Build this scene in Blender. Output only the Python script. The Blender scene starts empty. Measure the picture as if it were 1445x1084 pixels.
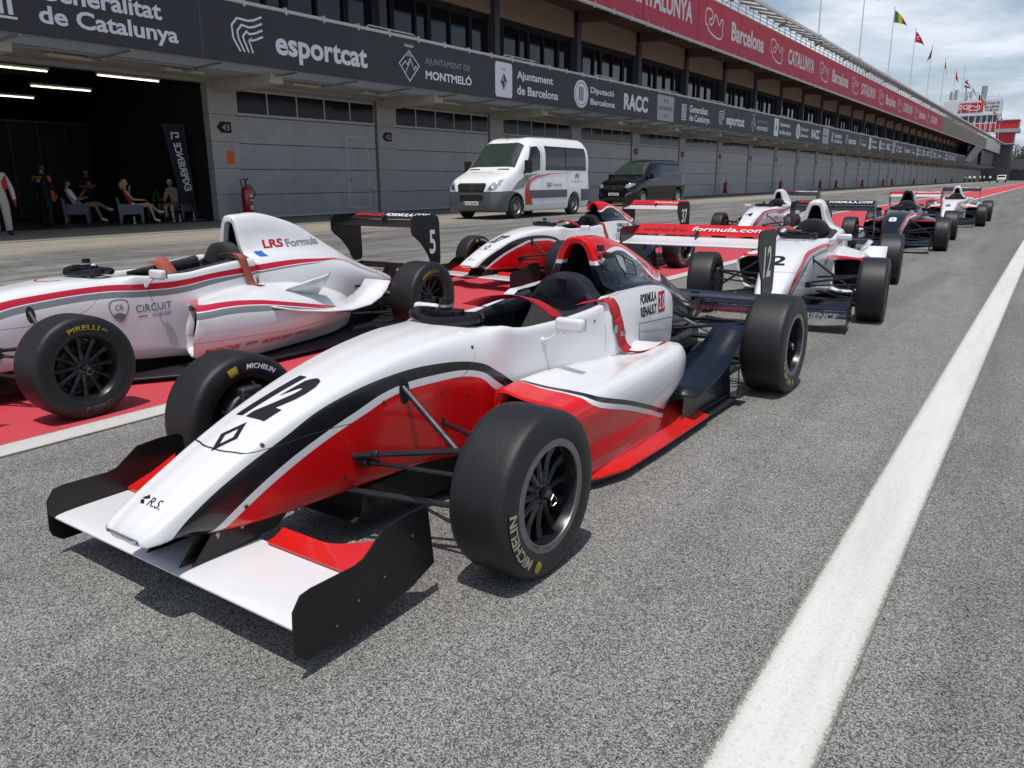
import bpy, bmesh, math, random
import numpy as np
from mathutils import Vector, Matrix, Euler
from mathutils.bvhtree import BVHTree
random.seed(7)
R = math.radians
scene = bpy.context.scene
COL = scene.collection
PI = math.pi

# ------------------------------------------------------------------ materials
MATS = {}
def lin(c):
    return tuple(((x / 12.92) if x <= .04045 else ((x + .055) / 1.055) ** 2.4) for x in c)
def _setup(name):
    m = bpy.data.materials.new(name); m.use_nodes = True
    nt = m.node_tree; b = nt.nodes['Principled BSDF']
    return m, nt, b
def mat(name, col, rough=.5, metal=0., coat=0., var=.0, vscale=8., bump=0., bscale=60., spec=.5, emit=None, alpha=None, trans=0.):
    if name in MATS: return MATS[name]
    m, nt, b = _setup(name)
    b.inputs['Base Color'].default_value = (*col, 1)
    b.inputs['Roughness'].default_value = rough
    b.inputs['Metallic'].default_value = metal
    b.inputs['Coat Weight'].default_value = coat
    b.inputs['Coat Roughness'].default_value = .04
    b.inputs['Specular IOR Level'].default_value = spec
    if trans: b.inputs['Transmission Weight'].default_value = trans
    if emit:
        b.inputs['Emission Color'].default_value = (*emit[:3], 1); b.inputs['Emission Strength'].default_value = emit[3]
    if var or bump:
        tc = nt.nodes.new('ShaderNodeTexCoord')
        n = nt.nodes.new('ShaderNodeTexNoise'); n.inputs['Scale'].default_value = vscale; n.inputs['Detail'].default_value = 6; n.inputs['Roughness'].default_value = .65
        nt.links.new(tc.outputs['Object'], n.inputs['Vector'])
        if var:
            mr = nt.nodes.new('ShaderNodeMapRange'); mr.inputs['From Min'].default_value = .3; mr.inputs['From Max'].default_value = .7
            mr.inputs['To Min'].default_value = 1 - var; mr.inputs['To Max'].default_value = 1 + var
            nt.links.new(n.outputs['Fac'], mr.inputs['Value'])
            mx = nt.nodes.new('ShaderNodeVectorMath'); mx.operation = 'SCALE'; mx.inputs[0].default_value = col
            nt.links.new(mr.outputs[0], mx.inputs['Scale']); nt.links.new(mx.outputs[0], b.inputs['Base Color'])
            mr2 = nt.nodes.new('ShaderNodeMapRange'); mr2.inputs['To Min'].default_value = max(0.02, rough - .12); mr2.inputs['To Max'].default_value = min(1, rough + .12)
            nt.links.new(n.outputs['Fac'], mr2.inputs['Value']); nt.links.new(mr2.outputs[0], b.inputs['Roughness'])
        if bump:
            n2 = nt.nodes.new('ShaderNodeTexNoise'); n2.inputs['Scale'].default_value = bscale; n2.inputs['Detail'].default_value = 4
            nt.links.new(tc.outputs['Object'], n2.inputs['Vector'])
            bp = nt.nodes.new('ShaderNodeBump'); bp.inputs['Strength'].default_value = bump; bp.inputs['Distance'].default_value = .01
            nt.links.new(n2.outputs['Fac'], bp.inputs['Height']); nt.links.new(bp.outputs[0], b.inputs['Normal'])
    MATS[name] = m
    return m

class NT:
    """tiny node helper"""
    def __init__(s, m): s.m = m; s.nt = m.node_tree; s.L = s.nt.links.new
    def n(s, t, **kw):
        x = s.nt.nodes.new(t)
        for k, v in kw.items(): setattr(x, k, v)
        return x
    def put(s, inp, v):
        if hasattr(v, 'links') or isinstance(v, bpy.types.NodeSocket): s.L(v, inp)
        else: inp.default_value = v
    def math(s, op, a, b=0., c=0.):
        x = s.n('ShaderNodeMath', operation=op); s.put(x.inputs[0], a); s.put(x.inputs[1], b); s.put(x.inputs[2], c); return x.outputs[0]
    def mix(s, f, a, b):
        x = s.n('ShaderNodeMix', data_type='RGBA'); s.put(x.inputs[0], f)
        s.put(x.inputs[6], a if isinstance(a, bpy.types.NodeSocket) else (*a[:3], 1)); s.put(x.inputs[7], b if isinstance(b, bpy.types.NodeSocket) else (*b[:3], 1)); return x.outputs[2]
    def noise(s, vec, scale, detail=4, rough=.5, dist=0.):
        x = s.n('ShaderNodeTexNoise'); s.L(vec, x.inputs['Vector']); x.inputs['Scale'].default_value = scale
        x.inputs['Detail'].default_value = detail; x.inputs['Roughness'].default_value = rough; x.inputs['Distortion'].default_value = dist; return x.outputs['Fac']
    def rng(s, v, a, b, c=0., d=1., clamp=True):
        x = s.n('ShaderNodeMapRange'); x.clamp = clamp; s.L(v, x.inputs[0]); x.inputs[1].default_value = a; x.inputs[2].default_value = b; x.inputs[3].default_value = c; x.inputs[4].default_value = d; return x.outputs[0]
    def sep(s, v):
        x = s.n('ShaderNodeSeparateXYZ'); s.L(v, x.inputs[0]); return x.outputs
    def scale(s, v, k):
        x = s.n('ShaderNodeMapping'); s.L(v, x.inputs['Vector']); x.inputs['Scale'].default_value = k; return x.outputs[0]
    def bump(s, h, st, dist=.01):
        x = s.n('ShaderNodeBump'); x.inputs['Strength'].default_value = st; x.inputs['Distance'].default_value = dist; s.L(h, x.inputs['Height']); return x.outputs[0]

WHITE = (.74, .74, .75); RED = (.68, .006, .008); BLACK = (.012, .012, .014); NAVY = (.008, .013, .028)
def livery(name, top, bands, seams=(), ranges=None, rough=.22, vseams=(), L=4.4, H=1.1, grime=.02):
    """paint whose bands run along the body: bands = [(curve points (s, z), colour below it)], top to bottom"""
    if name in MATS: return MATS[name]
    m, nt, b = _setup(name); N = NT(m)
    tc = N.n('ShaderNodeTexCoord').outputs['Object']
    x, y, z = N.sep(tc)
    t = N.math('MULTIPLY', N.math('ADD', y, 1.), 1 / L)
    def curve(pts):
        c = N.n('ShaderNodeFloatCurve'); cv = c.mapping.curves[0]
        P = [((p[0] + 1) / L, p[1] / H) for p in pts]
        cv.points[0].location = P[0]; cv.points[1].location = P[-1]
        for p in P[1:-1]: cv.points.new(*p)
        c.mapping.update(); N.L(t, c.inputs['Value'])
        return N.math('MULTIPLY', c.outputs[0], H)
    col = top
    for pts, c in bands:
        f = N.math('LESS_THAN', z, curve(pts)); col = N.mix(f, col, c)
    for pts in seams:
        d = N.math('ABSOLUTE', N.math('SUBTRACT', z, curve(pts)))
        f = N.math('LESS_THAN', d, .0014); col = N.mix(f, col, (.05, .05, .05))
    for s0, z0, z1 in vseams:
        d = N.math('ABSOLUTE', N.math('SUBTRACT', y, s0))
        f = N.math('MULTIPLY', N.math('LESS_THAN', d, .0014), N.math('MULTIPLY', N.math('GREATER_THAN', z, z0), N.math('LESS_THAN', z, z1)))
        col = N.mix(f, col, (.05, .05, .05))
    # road grime
    g = N.noise(tc, 9., 8, .7); g2 = N.rng(g, .5, .85, 0., grime)
    col = N.mix(g2, col, (.25, .22, .2))
    chip = N.math('MULTIPLY', N.math('GREATER_THAN', N.noise(tc, 210, 2, .5), .735), N.rng(N.math('ADD', y, N.math('MULTIPLY', z, .3)), -.70, -.80)); col = N.mix(N.math('MULTIPLY', chip, .8), col, (.07, .06, .06))
    sc = N.math('MULTIPLY', N.math('GREATER_THAN', N.noise(tc, 120, 2, .4), .78), .5); col = N.mix(sc, col, (.2, .19, .18))
    N.L(col, b.inputs['Base Color'])
    r = N.rng(N.noise(tc, 5, 5, .6), .3, .75, rough - .03, rough + .06); N.L(r, b.inputs['Roughness'])
    b.inputs['Coat Weight'].default_value = .35; b.inputs['Coat Roughness'].default_value = .05
    N.L(N.bump(N.noise(tc, 4, 2, .5), .02, .02), b.inputs['Normal'])
    MATS[name] = m
    return m

# ------------------------------------------------------------------ mesh building
class MB:
    def __init__(s): s.v = []; s.f = []; s.mi = []; s.sm = []
    def add(s, verts, faces, mi=0, sm=False):
        o = len(s.v); s.v += [tuple(map(float, p)) for p in verts]
        for f in faces: s.f.append(tuple(i + o for i in f)); s.mi.append(mi); s.sm.append(sm)
        return s
    def box(s, c, d, rot=None, mi=0):
        x, y, z = d[0] / 2, d[1] / 2, d[2] / 2
        V = [Vector((a * x, b * y, e * z)) for e in (-1, 1) for b in (-1, 1) for a in (-1, 1)]
        if rot is not None:
            M = rot if isinstance(rot, Matrix) else Euler(rot).to_matrix(); V = [M @ v for v in V]
        V = [v + Vector(c) for v in V]
        return s.add(V, [(0, 2, 3, 1), (4, 5, 7, 6), (0, 1, 5, 4), (2, 6, 7, 3), (0, 4, 6, 2), (1, 3, 7, 5)], mi)
    def bb(s, a, b, mi=0):
        return s.box([(a[i] + b[i]) / 2 for i in range(3)], [abs(b[i] - a[i]) for i in range(3)], mi=mi)
    def tube(s, pts, r, n=8, mi=0, caps=True, flat=1.):
        pts = [Vector(p) for p in pts]; rs = r if isinstance(r, (list, tuple)) else [r] * len(pts)
        rings = []; up = None
        for i, p in enumerate(pts):
            d = (pts[min(i + 1, len(pts) - 1)] - pts[max(i - 1, 0)]).normalized()
            if up is None: up = Vector((0, 0, 1)) if abs(d.z) < .9 else Vector((1, 0, 0))
            a = d.cross(up)
            if a.length < 1e-5: a = d.orthogonal()
            a.normalize(); b2 = a.cross(d).normalized(); up = b2
            rings.append([p + (a * math.cos(2 * PI * k / n) + b2 * math.sin(2 * PI * k / n) * flat) * rs[i] for k in range(n)])
        V = [v for rg in rings for v in rg]
        F = [(i * n + k, i * n + (k + 1) % n, (i + 1) * n + (k + 1) % n, (i + 1) * n + k) for i in range(len(pts) - 1) for k in range(n)]
        s.add(V, F, mi, True)
        if caps: s.add(rings[0], [tuple(range(n - 1, -1, -1))], mi); s.add(rings[-1], [tuple(range(n))], mi)
        return s
    def cyl(s, a, b, r, n=12, mi=0, r2=None): return s.tube([a, b], [r, r if r2 is None else r2], n, mi)
    def lathe(s, prof, n=48, mi=0, axis='x', c=(0, 0, 0), close=False):
        """prof = [(radius, axial)]"""
        V = []; m = len(prof)
        for k in range(n):
            a = 2 * PI * k / n; ca, sa = math.cos(a), math.sin(a)
            for r, x in prof:
                if axis == 'x': p = (x, r * ca, r * sa)
                elif axis == 'z': p = (r * ca, r * sa, x)
                else: p = (r * sa, x, r * ca)
                V.append((p[0] + c[0], p[1] + c[1], p[2] + c[2]))
        F = []
        for k in range(n):
            k2 = (k + 1) % n
            for i in range(m - 1 + (1 if close else 0)):
                i2 = (i + 1) % m
                F.append((k * m + i, k * m + i2, k2 * m + i2, k2 * m + i))
        return s.add(V, F, mi, True)
    def prism(s, poly, a, b, plane='yz', mi=0, sm=False):
        """poly in a plane, extruded from a to b along the third axis"""
        def P(p, t):
            return {'yz': (t, p[0], p[1]), 'xz': (p[0], t, p[1]), 'xy': (p[0], p[1], t)}[plane]
        n = len(poly)
        V = [P(p, a) for p in poly] + [P(p, b) for p in poly]
        F = [tuple(range(n - 1, -1, -1)), tuple(range(n, 2 * n))] + [(i, (i + 1) % n, n + (i + 1) % n, n + i) for i in range(n)]
        return s.add(V, F, mi, sm)
    def grid(s, rows, mi=0, sm=True, closed=False, mif=None):
        m = len(rows[0]); V = [p for r in rows for p in r]; o = len(s.v)
        s.v += [tuple(map(float, p)) for p in V]
        for i in range(len(rows) - 1):
            for j in range(m if closed else m - 1):
                j2 = (j + 1) % m
                s.f.append((o + i * m + j, o + i * m + j2, o + (i + 1) * m + j2, o + (i + 1) * m + j))
                s.mi.append(mif(i, j) if mif else mi); s.sm.append(sm)
        return s
    def build(s, name, mats, parent=None, bevel=0., solid=0., angle=40, smooth=None, loc=None, rot=None, sub=0, seg=2, merge=True):
        me = bpy.data.meshes.new(name); me.from_pydata(s.v, [], s.f)
        if not isinstance(mats, (list, tuple)): mats = [mats]
        for m in mats: me.materials.append(m)
        me.polygons.foreach_set('material_index', s.mi)
        bm = bmesh.new(); bm.from_mesh(me)
        if merge: bmesh.ops.remove_doubles(bm, verts=bm.verts, dist=1e-5)
        bmesh.ops.recalc_face_normals(bm, faces=bm.faces); bm.to_mesh(me); bm.free()
        use = smooth if smooth is not None else (any(s.sm) or bevel > 0)
        me.polygons.foreach_set('use_smooth', [use] * len(me.polygons))
        if use: me.set_sharp_from_angle(angle=R(angle))
        o = bpy.data.objects.new(name, me); COL.objects.link(o)
        if parent: o.parent = parent
        if loc: o.location = loc
        if rot: o.rotation_euler = rot
        if solid: md = o.modifiers.new('solid', 'SOLIDIFY'); md.thickness = solid; md.offset = 0
        if sub: md = o.modifiers.new('sub', 'SUBSURF'); md.levels = sub; md.render_levels = sub
        if bevel: md = o.modifiers.new('bevel', 'BEVEL'); md.width = bevel; md.segments = seg; md.limit_method = 'ANGLE'; md.angle_limit = R(35); md.harden_normals = False
        return o

def thing(name, label, cat, loc=(0, 0, 0), rotz=0., group=None):
    o = bpy.data.objects.new(name, None); o.empty_display_size = .3; COL.objects.link(o)
    o.location = loc; o.rotation_euler = (0, 0, rotz); o['label'] = label; o['category'] = cat
    if group: o['group'] = group
    return o
def tag(o, label, cat, group=None):
    o['label'] = label; o['category'] = cat
    if group: o['group'] = group
    return o
def struct(o): o['kind'] = 'structure'; return o
def copytree(o, parent=None):
    c = o.copy(); COL.objects.link(c)
    if parent: c.parent = parent
    for ch in o.children: copytree(ch, c)
    return c

def pchip(x, y, xi):
    x = np.asarray(x, float); y = np.asarray(y, float); xi = np.asarray(xi, float)
    h = np.diff(x); d = (y[1:] - y[:-1]) / (h[:, None] if y.ndim > 1 else h)
    m = np.zeros_like(y); m[0] = d[0]; m[-1] = d[-1]
    for i in range(1, len(x) - 1):
        w1 = 2 * h[i] + h[i - 1]; w2 = h[i] + 2 * h[i - 1]
        a, b = d[i - 1], d[i]
        with np.errstate(divide='ignore', invalid='ignore'):
            v = (w1 + w2) / (w1 / a + w2 / b)
        m[i] = np.where(a * b > 0, v, 0)
    k = np.clip(np.searchsorted(x, xi) - 1, 0, len(x) - 2); t = (xi - x[k]) / h[k]
    if y.ndim > 1: t = t[:, None]; hh = h[k][:, None]
    else: hh = h[k]
    return (2 * t**3 - 3 * t**2 + 1) * y[k] + (t**3 - 2 * t**2 + t) * hh * m[k] + (-2 * t**3 + 3 * t**2) * y[k + 1] + (t**3 - t**2) * hh * m[k + 1]
def crom(P, n, closed=False):
    """Catmull-Rom resample of a polyline, n points per span (chordal)"""
    P = np.asarray(P, float); m = len(P)
    out = []
    spans = m if closed else m - 1
    for i in range(spans):
        p1, p2 = P[i], P[(i + 1) % m]
        p0 = P[i - 1] if (i > 0 or closed) else 2 * p1 - p2
        p3 = P[(i + 2) % m] if (i + 2 < m or closed) else 2 * p2 - p1
        d0, d1, d2 = [max(np.linalg.norm(b - a), 1e-6) ** .5 for a, b in ((p0, p1), (p1, p2), (p2, p3))]
        m1 = (p2 - p1) - (p2 - p0) * d1 / (d0 + d1) + (p1 - p0) * d1 / d0
        m1 = (p1 - p0) / d0 - (p2 - p0) / (d0 + d1) + (p2 - p1) / d1
        m2 = (p2 - p1) / d1 - (p3 - p1) / (d1 + d2) + (p3 - p2) / d2
        m1 *= d1; m2 *= d1
        for k in range(n):
            t = k / n
            out.append((2 * t**3 - 3 * t**2 + 1) * p1 + (t**3 - 2 * t**2 + t) * m1 + (-2 * t**3 + 3 * t**2) * p2 + (t**3 - t**2) * m2)
    if not closed: out.append(P[-1])
    return np.array(out)
def loft(stations, ds=.04, npp=3, mirror=True, closed=False):
    """stations: [(s, [(u,z)...])] -> rows of 3D points (u, s, z); half profiles from bottom centre to top centre"""
    S = [a[0] for a in stations]
    prof = np.array([crom(a[1], npp, closed) for a in stations])
    si = list(S)
    for a, b in zip(S[:-1], S[1:]):
        k = max(1, int(round((b - a) / ds)))
        si += [a + (b - a) * j / k for j in range(1, k)]
    si = np.array(sorted(si))
    Y = prof.reshape(len(S), -1); yi = pchip(S, Y, si).reshape(len(si), prof.shape[1], 2)
    rows = []
    for s_, pr in zip(si, yi):
        r = [(u, s_, z) for u, z in pr]
        if mirror: r = r + [(-u, s_, z) for u, z in pr[::-1]]
        rows.append(r)
    return rows, si
def cap(mb, row, mi=0): mb.add(row, [tuple(range(len(row)))], mi)

# ------------------------------------------------------------------ lettering
_tc = {}
def text_geo(body, bold=0., shear=0., spacing=1.):
    k = (body, bold, shear, spacing)
    if k in _tc: return _tc[k]
    c = bpy.data.curves.new('t', 'FONT'); c.body = body; c.size = 1; c.align_x = 'CENTER'; c.align_y = 'CENTER'; c.offset = bold; c.shear = shear
    c.space_character = spacing; c.resolution_u = 3; c.fill_mode = 'FRONT'
    o = bpy.data.objects.new('t', c); COL.objects.link(o)
    dg = bpy.context.evaluated_depsgraph_get(); me = bpy.data.meshes.new_from_object(o.evaluated_get(dg))
    V = np.array([v.co[:2] for v in me.vertices]) if len(me.vertices) else np.zeros((0, 2)); F = [tuple(p.vertices) for p in me.polygons]
    bpy.data.objects.remove(o); bpy.data.curves.remove(c); bpy.data.meshes.remove(me)
    mn, mx = V.min(0), V.max(0); V = (V - (mn + mx) / 2) / (mx - mn)
    _tc[k] = (V, F, (mx - mn)[0] / (mx - mn)[1]); return _tc[k]
def text(body, w, h, fn, name, m, parent, bold=.0, shear=0., subdiv=0, spacing=1.):
    """text fitted to a w x h box; fn maps (x, y) to 3D"""
    V, F, asp = text_geo(body, bold, shear, spacing)
    if w is None: w = h * asp
    V = V * [w, h]
    if subdiv:
        bm = bmesh.new(); vs = [bm.verts.new((x, y, 0)) for x, y in V]
        for f in F:
            try: bm.faces.new([vs[i] for i in f])
            except ValueError: pass
        for ax in (0, 1):
            lo, hi = V[:, ax].min(), V[:, ax].max(); n = int((hi - lo) / subdiv)
            for k in range(1, n + 1):
                co = [0, 0, 0]; co[ax] = lo + k * (hi - lo) / (n + 1); no = [0, 0, 0]; no[ax] = 1
                bmesh.ops.bisect_plane(bm, geom=bm.verts[:] + bm.edges[:] + bm.faces[:], plane_co=co, plane_no=no)
        bm.verts.index_update(); V = np.array([v.co[:2] for v in bm.verts]); F = [tuple(v.index for v in f.verts) for f in bm.faces]; bm.free()
    mb = MB(); mb.add([fn(x, y) for x, y in V], F)
    me = bpy.data.meshes.new(name); me.from_pydata(mb.v, [], mb.f); me.materials.append(m)
    o = bpy.data.objects.new(name, me); COL.objects.link(o)
    if parent: o.parent = parent
    return o
def plane_fn(o, ex, ey):
    o, ex, ey = Vector(o), Vector(ex), Vector(ey)
    return lambda x, y: tuple(o + ex * x + ey * y)
def proj_fn(bvh, o, ex, ey, off=.002, both=True):
    o, ex, ey = Vector(o), Vector(ex).normalized(), Vector(ey).normalized(); n = ex.cross(ey).normalized()
    def f(x, y):
        p = o + ex * x + ey * y
        h = bvh.ray_cast(p + n * .3, -n, 1.)
        if h[0] is None: return tuple(p)
        return tuple(h[0] + n * off)
    return f
def bvh_of(o):
    me = o.data; return BVHTree.FromPolygons([v.co[:] for v in me.vertices], [tuple(p.vertices) for p in me.polygons])
def poly_fn(parts, fn, name, m, parent, subdiv=0):
    """flat polygons mapped like text"""
    mb = MB()
    for poly in parts: mb.add([fn(*p) for p in poly], [tuple(range(len(poly)))])
    me = bpy.data.meshes.new(name); me.from_pydata(mb.v, [], mb.f); me.materials.append(m)
    o = bpy.data.objects.new(name, me); COL.objects.link(o)
    if parent: o.parent = parent
    return o
def stroke(pts, w, closed=False):
    """mitred quads along a 2D polyline"""
    P = [Vector(p) for p in pts]
    P = [p for k, p in enumerate(P) if k == 0 or (p - P[k - 1]).length > 1e-5]
    if closed and (P[0] - P[-1]).length < 1e-5: P.pop()
    n = len(P); L = []
    for k in range(n):
        a = P[k - 1] if (k > 0 or closed) else None; b = P[(k + 1) % n] if (k < n - 1 or closed) else None
        d1 = (P[k] - a).normalized() if a is not None else (b - P[k]).normalized(); d2 = (b - P[k]).normalized() if b is not None else d1
        m = (d1 + d2); m = m.normalized() if m.length > 1e-4 else d1; nn = Vector((-m.y, m.x)); c = max(.5, nn.dot(Vector((-d1.y, d1.x))))
        L.append((P[k] + nn * w / 2 / c, P[k] - nn * w / 2 / c))
    out = []
    for k in range(n if closed else n - 1):
        a, b = L[k], L[(k + 1) % n]; out.append([tuple(a[0]), tuple(a[1]), tuple(b[1]), tuple(b[0])])
    return out
def ribbon(mb, pts, width, wv, mi=0):
    wv = Vector(wv).normalized() * width / 2
    rows = [[tuple(Vector(p) - wv), tuple(Vector(p) + wv)] for p in pts]
    return mb.grid(rows, mi)

def patch(poly, fn, name, m, parent, sub=.06):
    """polygon (possibly concave) cut into small faces, then laid on a surface by fn"""
    bm = bmesh.new(); vs = [bm.verts.new((x, y, 0)) for x, y in poly]; bm.faces.new(vs); bm.normal_update(); bmesh.ops.triangulate(bm, faces=bm.faces[:], ngon_method='EAR_CLIP')
    P = np.array(poly)
    for ax in (0, 1):
        lo, hi = P[:, ax].min(), P[:, ax].max(); n = int((hi - lo) / sub)
        for k in range(1, n + 1):
            co = [0, 0, 0]; co[ax] = lo + k * (hi - lo) / (n + 1); no = [0, 0, 0]; no[ax] = 1
            bmesh.ops.bisect_plane(bm, geom=bm.verts[:] + bm.edges[:] + bm.faces[:], plane_co=co, plane_no=no)
    bm.verts.index_update(); V = [fn(v.co.x, v.co.y) for v in bm.verts]; F = [tuple(v.index for v in f.verts) for f in bm.faces]; bm.free()
    me = bpy.data.meshes.new(name); me.from_pydata(V, [], F); me.materials.append(m); me.polygons.foreach_set('use_smooth', [True] * len(me.polygons))
    o = bpy.data.objects.new(name, me); COL.objects.link(o)
    if parent: o.parent = parent
    return o
# ------------------------------------------------------------------ racing cars
RUB = None
def rubber():
    if 'rubber' in MATS: return MATS['rubber']
    m, nt, b = _setup('rubber'); N = NT(m)
    tc = N.n('ShaderNodeTexCoord').outputs['Object']
    x, y, z = N.sep(tc)
    r = N.math('SQRT', N.math('ADD', N.math('MULTIPLY', y, y), N.math('MULTIPLY', z, z)))
    tread = N.rng(r, .252, .262)
    spk = N.rng(N.noise(tc, 170, 3, .6), .66, .70)
    blot = N.rng(N.noise(tc, 11, 6, .7), .35, .7)
    c = N.mix(tread, (.010, .010, .011), (.011, .011, .012))
    c = N.mix(N.math('MULTIPLY', blot, .35), c, (.020, .0198, .0198))
    c = N.mix(N.math('MULTIPLY', N.math('MULTIPLY', spk, tread), .35), c, (.16, .155, .15))
    N.L(c, b.inputs['Base Color']); N.L(N.rng(tread, 0, 1, .45, .50), b.inputs['Roughness'])
    N.L(N.bump(N.math('ADD', N.noise(tc, 150, 4, .7), N.math('MULTIPLY', N.noise(tc, 26, 4, .7), .7)), .5, .003), b.inputs['Normal'])
    MATS['rubber'] = m; return m

M_black = mat('gloss_black', (.009, .009, .010), .30, coat=.1, var=.1, spec=.35)
M_carbon = mat('carbon_black', (.016, .017, .019), .42, var=.2, vscale=20)
M_navy = mat('navy_paint', (.006, .009, .017), .27, coat=.2, var=.2)
M_dark = mat('cockpit_dark', (.008, .008, .009), .75, var=.2)
M_cush = mat('seat_cover', (.012, .013, .022), .55, var=.25, bump=.15, bscale=90)
M_steel = mat('arm_steel', (.05, .05, .055), .3, metal=.7, var=.2, vscale=30)
M_alu = mat('bare_alloy', (.45, .45, .46), .32, metal=1., var=.15, vscale=30)
M_lip = mat('machined_lip', (.22, .22, .23), .36, metal=.8, var=.2, vscale=40)
M_rim = mat('rim_black', (.012, .012, .013), .28, coat=.3, var=.1)
M_white = mat('white_gloss', WHITE, .22, coat=.5, var=.03)
M_red = mat('red_gloss', (.60, .012, .010), .25, coat=.5, var=.06)
M_strap = mat('red_webbing', (.45, .012, .02), .75, var=.15, vscale=60, bump=.3, bscale=400)
M_tw = mat('decal_white', (.75, .75, .76), .4)
M_tk = mat('decal_black', (.012, .012, .013), .35)
M_tr = mat('decal_red', (.55, .01, .02), .35)
M_tg = mat('decal_grey', (.17, .18, .19), .4)
M_ty = mat('tyre_letter_grey', (.42, .36, .24), .7)
M_tyy = mat('tyre_letter_yellow', (.42, .28, .03), .7)
M_bar = mat('band_red', (.42, .012, .03), .3)
M_silver = mat('decal_silver', (.30, .31, .33), .35)
M_brass = mat('gold_fitting', (.35, .22, .10), .35, metal=1.)
M_dkgrey = mat('engine_grey', (.06, .06, .062), .45, metal=.5, var=.35, vscale=25)
M_orange = mat('faded_orange_strap', (.36, .075, .05), .8, var=.15, vscale=40)
M_seat = mat('grey_fabric', (.028, .028, .03), .9, var=.2, bump=.2)

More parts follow.
